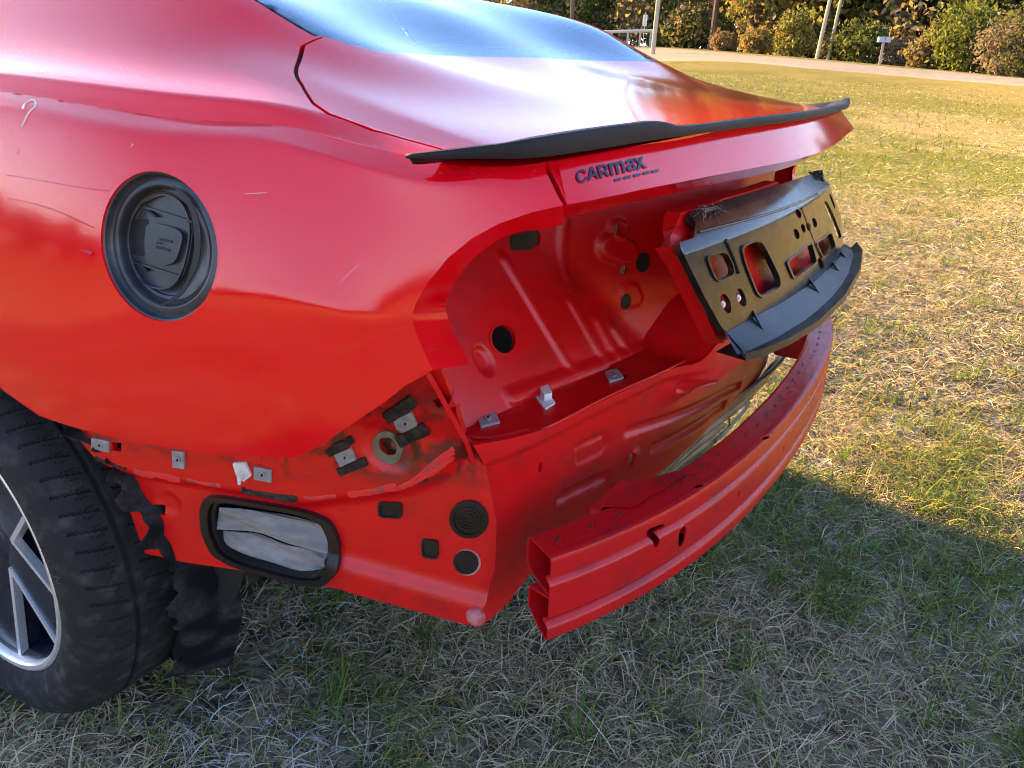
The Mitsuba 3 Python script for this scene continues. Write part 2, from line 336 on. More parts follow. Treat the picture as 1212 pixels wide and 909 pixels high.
def solve2(S, target, axes, start):
    """(u, v) where two coordinates of the sheet take the wanted values."""
    q = np.array(start, float); eu, ev = 1e-3, 1e-3
    for _ in range(40):
        P = S.at(np.array([q, q + [eu, 0], q + [0, ev]]))[:, axes]
        q = q + np.clip(np.linalg.solve(np.c_[(P[1] - P[0]) / eu, (P[2] - P[0]) / ev], np.asarray(target) - P[0]), -.3, .3)
    return q

# quarter panel: side, round the corner to the lid's gap; plus the roof post above the shoulder
fold_uv = G.uv(FOLD); low_uv = G.uv([(46, 492), (85, 505), (150, 520.5), (250, 536), (325, 541.5), (350, 541), (372, 531), (430, 492.5), (480, 456)])
WC = np.array([0.012, 0.345])
arch_uv = np.array([solve2(G, WC + .425 * np.array([math.cos(a), math.sin(a)]), [0, 2], (.9, 1.2)) for a in np.radians(np.arange(64, 53, -2.0))])
print('arch', arch_uv[:2].round(2).tolist(), 'low', low_uv[0].round(2), 'fold', fold_uv[[0, 4, -1]].round(2).tolist())
arch_uv = arch_uv[arch_uv[:, 0] < low_uv[0, 0] - .05]
gap_uv = np.array([(6.0, v) for v in np.linspace(fold_uv[-1, 1], 6, 6)])
SS_ = np.r_[np.linspace(5.0, .04, 125)]
top = [(s, 6.0) for s in np.r_[np.linspace(5.9, 5.05, 18), SS_]]
front = [(.02, 4.0), (.02, 2.5)]
arch2 = np.array([solve2(G, WC + .425 * np.array([math.cos(a), math.sin(a)]), [0, 2], (.5, 2.0)) for a in np.radians([88, 82, 76, 70])])
q_outer = np.vstack([arch2, arch_uv, low_uv, fold_uv, gap_uv[1:], top, front, [(.02, arch2[0, 1])]])
FU = ellipse(188.5, 291.5, 68, 90, rot=-0.22, n=44)
fuel_uv = G.uv(FU)
quarter = trim(G, q_outer, [fuel_uv], .05, .11, hem=.014, hole_hem=.012, open_=lambda q: (q[:, 1] > 5.99) & (q[:, 0] < 5.02))
gapU = U.uv(GAP)
gapU = np.vstack([gapU, [(5.995, 1.82)]])
post = np.vstack([np.c_[np.interp(SS_[::-1], [0, 1, 2, 3, 4, 4.55, 5], [0, 1, 2, 3, 4, 5, 6]), 0 * SS_], [(5.995, v) for v in np.linspace(.1, gapU[-1, 1] - .03, 8)], gapU[::-1] - [0.0, .03], [(x, 3.0) for x in np.linspace(2.95, .02, 16)]])
post_m = trim(U, post, [], .08, .09, hem=.012, open_=lambda q: q[:, 1] < .01)

print('tail', G.at(np.array([[6, 6], [7, 6], [8, 6.]])).round(3).tolist(), G.px([(668, 243), (812, 213), (902, 196)]).round(3).tolist())
QP = obj('quarter_panel', cat([quarter, post_m]), 'paint_red', CAR, smooth=32, label='left rear side panel with the open fuel filler')

def loft_lines(a, b, m=2, n=None):
    """A sheet between two polylines with as many points."""
    a, b = np.asarray(a, float), np.asarray(b, float)
    t = np.linspace(0, 1, m)[:, None, None]
    P = a[None] * (1 - t) + b[None] * t
    k = len(a); f = []
    for i in range(m - 1):
        for j in range(k - 1):
            p = i * k + j; f += [(p, p + 1, p + k + 1), (p, p + k + 1, p + k)]
    return trimesh.Trimesh(P.reshape(-1, 3), f, process=False)
def resample(P, n):
    P = np.asarray(P, float); s = np.r_[0, np.cumsum(np.linalg.norm(np.diff(P, axis=0), axis=1))]
    t = np.linspace(0, s[-1], n); return np.stack([np.interp(t, s, P[:, k]) for k in range(P.shape[1])], 1)

# the return of the sheet round the lamp opening
fo = G.at(fold_uv)
fi = np.array([at(556, 431, X=.886), at(549, 417, X=.879), at(541, 402, X=.872), at(532, 381, X=.864), at(528, 366, X=.864), at(529, 353, X=.878), at(537, 337, X=.893), at(552, 315, X=.912), at(572, 296, X=.932), at(600, 279, X=.952), at(634, 272, X=.972), at(667, 265, X=.990)])
fo2, fi2 = catmull(fo, 60), catmull(fi, 60)
fm = fo2 * .93 + fi2 * .07 + (unit(fi2 - fo2) * 0)
obj('lamp_flange', cat([loft_lines(fo2, fm), loft_lines(fm, fi2, 4)]), 'paint_red', CAR, smooth=50)

# ---- boot lid
glass_uv = np.array([U.uv((x, y))[0] for x, y in [(384, 43), (420, 54), (480, 62.5), (545, 66), (628, 68)]])
glass_uv[-1, 1] = 7.0
gl = np.vstack([glass_uv, glass_uv[-2::-1] * [1, -1] + [0, 14]])
glc = np.stack([CubicSpline(np.r_[0, np.cumsum(np.abs(np.diff(gl[:, 1])))], gl[:, k])(np.linspace(0, np.abs(np.diff(gl[:, 1])).sum(), 60)) for k in (0, 1)], 1)
gap2 = gapU[1:] + [0.025, 0.05]
lid_outer = np.vstack([glc + [.02, 0], (gap2 * [1, -1] + [0, 14]), [(5.995, v) for v in np.linspace(14 - 1.95, 1.95, 60)], gap2[::-1]])
lid_top = trim(U, lid_outer, [], .08, .09, hem=.012)
lf = G.uv([(670, 242.5), (700, 237), (737, 229.5), (790, 218.5), (845, 207.5), (900, 197), (940, 189)]); lf = np.vstack([lf, [(8.0, lf[-1, 1] + (lf[-1, 1] - lf[-2, 1]) * .3)]])
lf[0, 0] = 6.04; lf = np.vstack([lf, lf[-2::-1] * [-1, 1] + [16, 0]])
face_outer = np.vstack([lf, [(9.96, v) for v in np.linspace(lf[-1, 1], 5.985, 5)[1:]], [(s, 5.985) for s in np.linspace(9.9, 6.05, 50)], [(6.04, 5.97)]])
lid_face = trim(G, face_outer, [], .05, .09, hem=.003)
le = G.at(np.stack([np.interp(np.linspace(0, 1, 80), np.linspace(0, 1, len(lf)), lf[:, k]) for k in (0, 1)], 1))
nx = unit(np.c_[np.gradient(le[:, 1]), -np.gradient(le[:, 0]), 0 * le[:, 0]]); nx *= np.sign(nx[:, :1])
lid_under = cat([loft_lines(le, le + nx * -.006 + [0, 0, -.004]), loft_lines(le + nx * -.006 + [0, 0, -.004], le + nx * -.030 + [0, 0, -.021], 3), loft_lines(le + nx * -.030 + [0, 0, -.021], le + nx * -.075 + [0, 0, -.016])])
ends = []
for e, o in ((0, 1), (-1, -1)):
    a = le[e]; ends.append(trimesh.Trimesh([a, a + nx[e] * -.03 + [0, 0, -.021], a + nx[e] * -.075 + [0, 0, -.016], a + nx[e] * -.06 + [0, 0, .03], a + nx[e] * -.02 + [0, 0, .036]], [(0, 1, 2), (0, 2, 3), (0, 3, 4)], process=False))
LID = obj('boot_lid', cat([lid_top, lid_face, lid_under] + ends), 'paint_red', CAR, smooth=32, label='red boot lid with a black spoiler and dark lettering')

# spoiler: a blade along the tail, its middle lower than its two ends
plan = np.array([(.862, -.797), (.902, -.788), (.945, -.770), (.988, -.732), (1.022, -.58), (1.044, -.42), (1.064, -.2), (1.071, 0)])
plan = np.vstack([plan, plan[-2::-1] * [1, -1]])
pc = CubicSpline(np.arange(len(plan)), plan)
SPW = Surf(lambda u, v: np.stack([*np.moveaxis(pc(u), -1, 0), v], -1), 0, 14, .95, 1.15, (281, 40), ref=(.2, 0, 1.0))
su = np.linspace(0, 7, 81)
ztop_k = SPW.uv([(478, 182), (540, 176), (600, 168.5), (655, 160), (700, 153), (745, 147), (777, 143.3), (793, 145), (808, 149.3), (830, 147.5), (865, 143), (900, 138.5)])
zbot_k = SPW.uv([(478, 188), (560, 188.5), (636, 187.5), (652, 186), (700, 179), (780, 166), (850, 156), (900, 149.5)])
zt = PchipInterpolator(*zip(*sorted(map(tuple, ztop_k))), extrapolate=True)(np.clip(su, ztop_k[:, 0].min(), ztop_k[:, 0].max()))
zb = PchipInterpolator(*zip(*sorted(map(tuple, zbot_k))), extrapolate=True)(np.clip(su, zbot_k[:, 0].min(), zbot_k[:, 0].max()))
su = np.r_[su, 14 - su[-2::-1]]; zt = np.r_[zt, zt[-2::-1]]; zb = np.r_[zb, zb[-2::-1]]
e2 = pc(su); tn = unit(pc(su, 1)); nin = np.c_[-tn[:, 1], tn[:, 0]]; nin *= np.sign((nin * (np.array([.2, 0]) - e2)).sum(1))[:, None]
wd = .010 + .050 * sstep(0, 1.6, np.minimum(su, 14 - su)); hh = zt - zb
prof = [(0.004, 0.0), (0.0, .06), (-.001, .45), (0, .88), (.0012, .97), (.004, 1.0), (.012, .985), (.45, .55), (.80, .26), (.98, .06), (1.0, 0.0)]
rows = []
for a, b in prof: rows.append(np.c_[e2 + nin * np.where(abs(a) < .02, a, a * wd)[:, None] if abs(a) >= .02 else e2 + nin * a, zb + (hh) * b - (0.006 if a > .7 else 0)])
P = np.array(rows); k, m = P.shape[:2]; f = []
for i in range(k):
    for j in range(m - 1):
        a, b, c, d = i * m + j, i * m + j + 1, ((i + 1) % k) * m + j + 1, ((i + 1) % k) * m + j
        f += [(a, b, c), (a, c, d)]
V = P.reshape(-1, 3); nV = len(V); V = np.vstack([V, P[:, 0].mean(0), P[:, -1].mean(0)])
f += [(nV, i * m, ((i + 1) % k) * m) for i in range(k)] + [(nV + 1, ((i + 1) % k) * m + m - 1, i * m + m - 1) for i in range(k)]
spo = trimesh.Trimesh(V, f, process=False)
if spo.volume < 0: spo.invert()
print('spoiler px', project(np.c_[e2, zt])[[0, 20, 40, 120, 130, 140, 150, 155, 160]].round(0).tolist())
obj('spoiler', spo, 'plastic_spoiler', LID, smooth=28, label='black blade spoiler')
print('spoiler tip', P[0, 0].round(3), 'mid', P[0, m // 2].round(3), P[5, m // 2].round(3))

# lettering on the lid
def lettering(text, quad, h=1.0, name='letter'):
    """Bold letters mapped into the quadrilateral (u, v of G: lower left, lower right, upper right, upper left)."""
    m = meshkit.text_mesh(text, 1.0, 0.05, bold=True)
    m = m.subdivide()
    v = m.vertices.copy(); lo, hi = v.min(0), v.max(0)
    a = (v[:, 0] - lo[0]) / (hi[0] - lo[0]); b = (v[:, 1] - lo[1]) / (hi[1] - lo[1])
    q = np.array(quad)
    uv = ((1 - a) * (1 - b))[:, None] * q[0] + (a * (1 - b))[:, None] * q[1] + (a * b)[:, None] * q[2] + ((1 - a) * b)[:, None] * q[3]
    return trimesh.Trimesh(G.at(uv) + G.nrm(uv) * (.0003 + .0006 + .0006 * (v[:, 2:] > .02)), m.faces, process=False)
let = []
for ch, q in (('C', [(683, 218), (694.5, 215), (692.5, 200), (680, 203.5)]), ('A', [(695.5, 214.5), (708.5, 211.5), (705.5, 196.5), (692.5, 199.5)]), ('R', [(710, 211.5), (721, 208.5), (717.5, 194), (705.5, 196.8)]),
              ('m', [(723, 208.5), (740, 204.5), (736.5, 190.5), (719, 194.5)]), ('a', [(742.5, 204), (752.5, 201.5), (748, 188), (738.5, 190.3)]), ('x', [(753.5, 201.5), (765, 199), (759.5, 185.8), (748.5, 188)])):
    let.append(lettering(ch, G.uv(q)))
for x, y in ((731, 212.7), (742.3, 210), (753.8, 207.4), (764.8, 204.9), (775.2, 202.6)):
    let.append(plate(G, [(x - 4.2, y + 2.4), (x + 3.8, y + .6), (x + 3.6, y - 2.2), (x - 4.4, y - .4)], .0012))
obj('lettering', cat(let), 'decal_blue', LID, smooth=False, label='dark blue dealer lettering over a row of dashes')

# ---- rear window
glass_poly = np.vstack([[(x, 3.12) for x in np.linspace(.02, glc[0, 0] - .03, 14)], glc + [-.015, 0], [(x, 10.88) for x in np.linspace(glc[0, 0] - .03, .02, 14)]])
obj('rear_window', trim(U, glass_poly, [], .12, .16, hem=0, lift=-.003), 'window_glass', CAR, smooth=True, label='tinted rear window with sky blue put into its reflections')
frit_poly = np.vstack([glc + [-.02, 0], (glc - [.36, 0])[::-1]])
obj('window_border', trim(U, frit_poly, [], .06, .12, hem=0, lift=-.0055), 'frit', CAR, smooth=True)
for sgn in (0, 1):
    side = np.array([(x, 3.13) for x in np.linspace(.02, glc[0, 0] - .05, 12)] + [(x, 3.55) for x in np.linspace(glc[0, 0] - .3, .02, 12)])
    if sgn: side = side * [1, -1] + [0, 14]
    obj('window_border', trim(U, side, [], .08, .1, hem=0, lift=-.0055), 'frit', CAR, smooth=True)
obj('parcel_shelf', cat([box((1.0, 1.1, .02), (-.1, 0, 1.02)), box((.14, 1.2, .30), (-.62, 0, 1.00), bevel=.04), box((.10, .24, .16), (-.60, .34, 1.20), bevel=.04), box((.10, .24, .16), (-.60, -.34, 1.20), bevel=.04)]), 'cabin', CAR)

# ---- right rear side panel
rq = np.vstack([[(16 - a, b) for a, b in np.vstack([arch2, arch_uv, low_uv, fold_uv, gap_uv[1:], top, front])[::-1]]])
obj('quarter_panel', cat([trim(G, rq, [], .12, .2, hem=.014), mirror(post_m)]), 'paint_red', CAR, smooth=32, label='right rear side panel')

# ---- the lower body behind the missing bumper
def seg_bump(a, b, wid, soft, h):
    """A pressed rib along the segment a-b of a sheet's plane."""
    a, b = np.asarray(a, float), np.asarray(b, float); d = b - a; L2 = d @ d
    def f(x, y):
        t = np.clip(((x - a[0]) * d[0] + (y - a[1]) * d[1]) / L2, 0, 1)
        r = np.hypot(x - a[0] - t * d[0], y - a[1] - t * d[1])
        return h * (1 - sstep(wid, wid + soft, r))
    return f
def side_base(X, z):
    y = -.865 + (X - .30) * .2946
    y = y - .45 * np.maximum(z - .69, 0)
    y = y + .022 * np.clip((X - .880) / .03, 0, 2) ** 2 - .010 * sstep(.70, .35, X) * 0
    return y
I0 = Surf(lambda X, z: np.stack([X, side_base(X, z), z], -1),   .18, .95, .36, .86, (120, 90))
seam_px = [(105, 540), (150, 557), (210, 568), (270, 578), (345, 592), (400, 588), (450, 581), (495, 571), (522, 556), (543, 530)]
sm = I0.uv(seam_px); seam_z = PchipInterpolator(sm[:, 0], sm[:, 1], extrapolate=True)
IB = [seg_bump(*I0.uv([(458, 528), (461, 530)]), .026, .012, -.006), seg_bump(*I0.uv([(188, 602), (189, 602)]), .012, .008, -.004), seg_bump(*I0.uv([(518, 477), (520, 476)]), .013, .008, -.004)]
fac = I0.uv([(434, 687), (525, 672), (565, 695), (551, 714)])
fpoly = Polygon(fac)
def side_fn(X, z):
    y = side_base(X, z)
    d = seam_z(np.clip(X, .2, .87)) - z
    y = y + .016 * sstep(.0, .018, d) - .012 * sstep(.012, .10, d) * sstep(.30, .5, X) * 0
    for b in IB: y = y - b(X, z)
    y = y - .012 * sstep(.015, -.012, z - (.468 + (.70 - X) * .10)) * sstep(.55, .72, X)
    return np.stack([X, y, z], -1)
I = Surf(side_fn,   .18, .95, .36, .86, (160, 110))
side_px = [(78, 496), (150, 511), (250, 526), (340, 530), (425, 484), (505, 432), (522, 438), (535, 470), (548, 513), (560, 527), (578, 566), (588, 618), (586, 668), (576, 712), (567, 741), (548, 738.5), (400, 697), (215, 665), (172, 655), (163, 632), (140, 566), (112, 542), (95, 522)]
side_uv = I.uv(side_px)
VENT = np.array([(65, 125), (85, 72), (250, 97), (430, 128), (520, 165), (556, 240), (552, 345), (500, 396), (400, 385), (180, 325), (105, 280), (72, 205)]) / 3.03 + [220, 560]
vent_uv = I.uv(round_poly(VENT, .35, 4))
RNG = ellipse(459.5, 529, 17.5, 20, -.45); RNGH = round_poly(np.array([(449, 518), (462, 516.5), (470.5, 525), (470, 537), (459, 538.5), (449, 530)]), .3, 3)
sq = lambda x0, y0, x1, y1, sh=0: [(x0, y0), (x1, y0 + sh), (x1, y1 + sh), (x0, y1)]
I_HOLES = [round_poly(VENT * .94 + VENT.mean(0) * .06, .35, 4), RNGH, sq(133, 523, 143.5, 533, 1.5), [(512.5, 474), (521.8, 470), (526.5, 479), (518, 483)], [(182, 596), (195, 597.5), (196.5, 610), (184, 608.5)]]
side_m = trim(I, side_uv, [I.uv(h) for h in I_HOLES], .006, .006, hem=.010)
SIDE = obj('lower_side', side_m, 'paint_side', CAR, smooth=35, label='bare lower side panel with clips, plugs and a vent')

# rear panel
hY = PchipInterpolator([-.78, -.72, -.695, -.666, -.587, -.447, -.30, -.14, 0], [.80, .850, .866, .876, .898, .920, .945, .964, .970])
def rear_base(Y, z):
    x = hY(-np.abs(Y)) - .05 * (.665 - z) + .22 * np.maximum(.60 - z, 0) * sstep(.55, .72, np.abs(Y))
    cen = 1 - sstep(.13, .27, np.abs(Y)); x = x + .045 * sstep(.05, .45, Y) * (1 - sstep(.55, .70, Y))
    return x + .050 * cen * sstep(.585, .625, z) + .006 * (1 - sstep(.0, .008, .652 - z)) * (1 - cen)
R0 = Surf(lambda Y, z: np.stack([rear_base(Y, z), Y, z], -1), -.76, .76, .36, .80, (200, 90))
RB = [seg_bump(*R0.uv(s), w, .006, h) for s, w, h in (([(809, 458), (850, 447)], .007, -.008), ([(743, 511), (876, 456)], .005, -.007), ([(774, 530), (858, 479)], .005, -.007), ([(664, 590), (717, 564)], .005, -.007), ([(748, 544), (749, 543)], .014, .006), ([(690, 537), (712, 526)], .014, -.0035), ([(684, 528), (714, 515)], .003, -.004))]
def rear_fn(Y, z):
    x = rear_base(Y, z)
    for b in RB: x = x + b(Y, z)
    return np.stack([x, Y, z], -1)
R = Surf(rear_fn, -.76, .76, .36, .80, (240, 110))
edge = [(560, 527), (578, 566), (588, 618), (586, 668), (576, 712), (567, 741)]
print('edge I', I.px(edge).round(3).tolist(), 'R', R.px(edge).round(3).tolist())
r_top = [(Y, .668 + .085 * (1 - sstep(.10, .20, abs(Y)))) for Y in np.linspace(-.60, .66, 90)]
r_top = np.vstack([R.uv([(560, 527), (600, 520)]), np.array(r_top)[3:]])
r_uv = np.vstack([r_top, [(.70, .60), (.70, .46), (.62, .42), (.42, .452), (0, .455), (-.42, .452), (-.62, .415)], R.uv(edge[::-1])[:-1]])
hole = lambda x, y, rx, ry, rot=0, n=18: ellipse(x, y, rx, ry, rot, n)
R_HOLES = [R.uv(hole(748.5, 544, 4.2, 9, .25)), R.uv(hole(639.5, 553.5, 2.4, 6, .12))]
REAR = obj('rear_panel', trim(R, r_uv, R_HOLES, .004, .004, hem=.008), 'paint_inner', CAR, smooth=35, label='bare red rear panel with pressed ribs')
obj('corner_seam', loft_lines(resample(I.px(edge), 40), resample(R.px(edge), 40)), 'paint_inner', CAR)

# lamp pocket
def x1(Y): return .826 + (Y + .58) * .160
def Ye(z): return np.interp(z, [.62, .69, .80, .87, .92, 1.0], [-.66, -.692, -.745, -.755, -.735, -.70])
def pocket_base(Y, z):
    p1 = x1(Y) - .60 * (z - .667)
    p2 = .750 + .683 * (Y + .32) - .171 * (z - .865)
    p3 = np.interp(z, [.70, .80], [.862, .842]) - 1.35 * (Y - Ye(z))
    f = smax(smax(p1, p2, .012), p3, .03)
    return smin(f, .955 + .0 * Y, .05)
K0 = Surf(lambda Y, z: np.stack([pocket_base(Y, z), Y, z], -1), -.82, .30, .655, 1.0, (170, 90), ref=(0, 0, .5))
KB = [seg_bump(*K0.uv(s), w, .007, h) for s, w, h in (([(596, 306), (671, 430)], .004, .006), ([(675, 357), (709, 417)], .005, .006), ([(706, 378), (724, 413)], .005, .006), ([(725, 387), (739, 408)], .005, .006),
      ([(668, 250), (670, 327)], .003, .004), ([(604, 470), (764, 413)], .006, .008), ([(722, 292), (737, 298)], .018, .010), ([(730, 271), (731, 271)], .012, .006), ([(572, 424), (575, 430)], .010, -.008), ([(745, 345), (748, 352)], .012, .005))]
def pocket_fn(Y, z):
    x = pocket_base(Y, z)
    for b in KB: x = x + b(Y, z)
    return np.stack([x, Y, z], -1)
K = Surf(pocket_fn, -.82, .30, .655, 1.0, (250, 110), ref=(0, 0, .5))
k_out = np.array([(Ye(z) - .012, z) for z in np.linspace(.99, .66, 24)] + [(Y, .658) for Y in np.linspace(-.64, .28, 50)] + [(.28, .97)])
K_HOLES = [hole(595.5, 401.5, 14, 17, -.2), hole(730, 271, 3, 7, .1), hole(738.5, 319.5, 3.6, 6, .2), hole(740.5, 357, 4.5, 9, .2), hole(760.5, 310.5, 6.5, 11, .2), round_poly([(602, 278), (638, 271), (640, 288), (628, 296), (604, 297)], .25, 3)]
POCK = obj('lamp_pocket', trim(K, k_out, [K.uv(h) for h in K_HOLES], .004, .004, hem=.006), 'paint_inner', CAR, smooth=35, label='red pocket where the tail lamp sat')
shelf = Surf(lambda X, Y: np.stack([X, Y, .6685 + .0 * X], -1), .70, 1.02, -.76, .10, (60, 120), ref=(0.8, -.3, 0))
s_front = shelf.uv([(560, 527), (600, 520), (630, 511.5), (665, 496.5), (700, 478), (760, 450), (822, 420)]); s_front = np.vstack([s_front, [(.975, .04)]])
s_back = np.array([(float(pocket_base(np.array(Y), np.array(.668))) - .006, Y) for Y in np.linspace(.05, -.672, 40)])
obj('lamp_shelf', trim(shelf, np.vstack([s_front, s_back]), [shelf.uv(hole(738, 444.5, 5, 3.6, -.3))], .006, .006, hem=.006), 'paint_inner', CAR)
obj('inner_box', cat([box((.02, 1.5, .5), (.55, 0, .75)), box((.26, 1.1, .01), (.70, 0, .50))]), 'plastic_dark', CAR)

zt_r = lambda Y: .668 + .085 * (1 - sstep(.10, .20, np.abs(Y)))
ys = np.linspace(-.30, .27, 60)
obj('sill_top', loft_lines(R.at(np.c_[ys, zt_r(ys) - .002]), np.c_[pocket_base(ys, zt_r(ys)) - .004, ys, zt_r(ys) + .004], 4), 'paint_inner', CAR, smooth=40)
obj('shelf_edge', tube(catmull(shelf.at(s_front[:-1]) + [0, 0, -.001], 60), .0032, 8), 'paint_inner', CAR, smooth=True)

gut = np.vstack([gapU + [-.12, -.22], (gapU + [.12, .22])[::-1]]); gut[:, 0] = np.minimum(gut[:, 0], 5.99)
obj('added_gap_strip', trim(U, gut, [], .05, .08, hem=0, lift=-.0135), 'plastic_dark', CAR, smooth=True)  # dark strip added under the lid gap so no light shows through

# ---------------------------------------------------------------- small hardware on the lower body
def clip(S, quad, parent, bsdf='clip_grey', thick=.0035, nub=True):
    q = np.array(quad, float); c = q.mean(0)
    k = obj('clip', plate(S, q, thick), bsdf, parent, smooth=25)
    if nub:
        r = .30 * np.sqrt(abs(Polygon(q).area) / np.pi) * 1.7
        obj('collar', cat([plate(S, ellipse(c[0], c[1], r * .72, r * .80, n=16), thick + .0016, hole=ellipse(c[0], c[1], r * .34, r * .40, n=12), step=.002)]), bsdf, k, smooth=25)
        obj('screw_hole', plate(S, ellipse(c[0], c[1], r * .30, r * .36, n=12), thick + .0003, step=.002), 'plastic_dark', k)
    return k
clip(I, [(110, 517.5), (130.5, 521), (130.5, 534.5), (110, 529.5)], SIDE)
clip(I, [(205, 532), (219, 534), (219.5, 554), (206, 552)], SIDE)
clip(I, [(302, 551), (322, 555), (322, 570), (302, 566.5)], SIDE)
clip(I, [(466.6, 495.5), (487, 486), (494.7, 502), (475, 511.4)], SIDE)
clip(I, [(396.5, 537.6), (416, 529), (422.7, 543), (404, 551.6)], SIDE)
clip(shelf, [(564, 491.5), (585, 487), (591.5, 501), (569, 507)], SIDE)
clip(shelf, [(716, 442), (729.5, 438), (738, 448), (721.5, 453.5)], SIDE)
w = clip(I, [(277, 546.5), (291.5, 546), (299, 562), (290, 569), (281, 561)], SIDE, 'clip_white', .004, False)
p0, n0 = I.px((287, 556))[0], I.nrm(I.uv((287, 556)))[0]
obj('stem', tube([p0, p0 + n0 * .010 + [.001, 0, -.006], p0 + n0 * .013 + [.002, 0, -.016]], [.004, .0036, .002]), 'clip_white', w)
w = clip(shelf, [(633, 470), (645, 462), (657, 478), (645.5, 485.5)], SIDE, 'clip_white', .003, False)
obj('stem', plate(shelf, [(638, 466.5), (647, 463), (653, 474), (644, 477)], .013), 'clip_white', w)
for q in ([(453.5, 488), (486, 466.5), (494.7, 478.6), (462, 499)], [(467.6, 515), (501, 499), (509.7, 511.4), (476, 529)], [(386, 532), (415, 515), (421, 523.5), (393, 539.5)], [(400, 554.4), (432, 540.4), (436.7, 549.7), (405, 562)]):
    q = np.array(q); c = q.mean(0); qq = densify(q, 5); qq = qq + rng.normal(0, .25, qq.shape)
    obj('foam_pad', plate(I, qq, .005), 'foam_tape', SIDE, smooth=25)
principled('washer_olive', grime([0.10, 0.095, 0.06], [0.16, 0.15, 0.10], 60), 0.6)
obj('washer', plate(I, RNG, .0025, hole=RNGH), 'washer_olive', SIDE, smooth=25, label='olive ring round an opening between foam pads')
cI = I.px((460, 528))[0]; nI = I.nrm(I.uv((460, 528)))[0]
principled('rusty', grime([0.10, 0.03, 0.015], [0.30, 0.11, 0.05], 120), 0.8)
obj('backing', box((.05, .004, .05), cI - nI * .018), 'rusty', SIDE)
# vent
vn = Surf(lambda a, b: I.fn(a, b) - I.normal(a, b) * .016, .18, .88, .38, .70, (90, 60))
vo = round_poly(VENT, .35, 5); vc = VENT.mean(0)
VT = obj('vent', plate(I, vo + (vo - vc) * .015, .010, hole=round_poly(vc + (VENT - vc) * .90, .35, 5)), 'plastic_black', SIDE, smooth=30, label='black framed vent with grey felt flaps')
obj('inner_rim', trim(I, I.uv(vc + (vo - vc) * .885), [I.uv(vc + (vo - vc) * .835)], .006, .006, hem=.03, lift=.004), 'plastic_black', VT, smooth=30)
fl1 = np.array([(122, 122), (520, 188), (508, 290), (420, 262), (108, 200)]) / 3.03 + [220, 560]
fl2 = np.array([(130, 205), (420, 268), (512, 294), (505, 345), (470, 372), (380, 352), (180, 300), (145, 260)]) / 3.03 + [220, 560]
for q, base, bsd in ((fl2, .014, 'vent_felt'), (fl1, .007, 'vent_felt')):
    FS = Surf(lambda X, z, base=base: I.fn(X, z) - I.normal(X, z) * (base + .0045 * np.sin((z + .25 * X) * 150 + base * 400) + .002 * np.sin(X * 60 + z * 40))[..., None], .20, .94, .38, .70, (90, 60))
    obj('flap', plate(FS, q, .002, step=.003), bsd, VT, smooth=40)
obj('backing', plate(I, vc + (vo - vc) * .86, .001, lift=-.028), 'plastic_dark', VT)
# plugs
def plug(S, outline, parent, rings=((1, .004), (.78, .0015)), bsdf='plastic_black'):
    o = np.array(outline); c = o.mean(0)
    k = obj('plug', plate(S, o, rings[0][1], hole=c + (o - c) * .80, step=.003), bsdf, parent, smooth=30)
    obj('face', plate(S, c + (o - c) * .80, rings[1][1], step=.003), bsdf, k, smooth=30)
    return k
k = plug(I, ellipse(555.6, 613.5, 23, 22, .5), SIDE)
for s in (.62, .44, .26): obj('ring', plate(I, ellipse(555.6, 613.5, 23 * s, 22 * s, .5), .003, hole=ellipse(555.6, 613.5, 23 * s * .86, 22 * s * .86, .5), step=.003), 'plastic_black', k, smooth=30)
plug(I, round_poly([(448, 593), (476.5, 594), (476.5, 613), (449, 611)], .2, 3), SIDE)
plug(I, round_poly([(499.5, 636.6), (519.5, 639), (519.5, 661), (500, 658)], .2, 3), SIDE)
k = plug(I, ellipse(551.7, 665, 15, 14, .3), SIDE, ((1, .002), (.8, .0008)))
principled('primer_edge', grime([0.30, 0.06, 0.06], [0.42, 0.22, 0.22], 60), 0.5)
obj('rim', plate(I, ellipse(553, 665.5, 16.5, 15.5, .3), .001, hole=ellipse(551.7, 665, 14.6, 13.6, .3), step=.003), 'primer_edge', k)
m = trimesh.creation.icosphere(3, .014); m.apply_scale((1, .8, 1.05)); m.apply_translation(I.px((563, 729))[0])
principled('worn_pink', grime([0.45, 0.03, 0.04], [0.42, 0.16, 0.17], 70), 0.5)
obj('corner_plug', m, 'worn_pink', SIDE, smooth=True)
# smeared sealer along the seam and round the corner
def smear(S, line, wid, seed, parent, n=90, lift=.0012):
    r = np.random.default_rng(seed); uv = catmull(S.uv(line), n); P = S.at(uv); N = S.nrm(uv); t = unit(np.gradient(P, axis=0)); b = unit(np.cross(N, t)); ms = []
    k = 7; rows = []
    prof = np.linspace(-1, 1, k)
    w = wid * (.6 + .9 * meshkit.fbm(np.c_[np.arange(n) * .21, np.full(n, seed), np.zeros(n)], 3))
    for a in prof:
        h = (1 - a * a) * .004 * (.1 + .8 * meshkit.fbm(np.c_[np.arange(n) * .4, np.full(n, a * 2.2 + 5 + seed), np.zeros(n)], 3)) - .0008 * (abs(a) > .9)
        rows.append(P + b * (a * w)[:, None] + N * (h * .20 + lift)[:, None])
    V = np.concatenate(rows); f = []
    for i in range(k - 1):
        for j in range(n - 1):
            p = i * n + j; f += [(p, p + 1, p + n + 1), (p, p + n + 1, p + n)]
    return trimesh.Trimesh(V, f, process=False)
sxy = np.array(seam_px, float); sx = np.linspace(118, 520, 9)
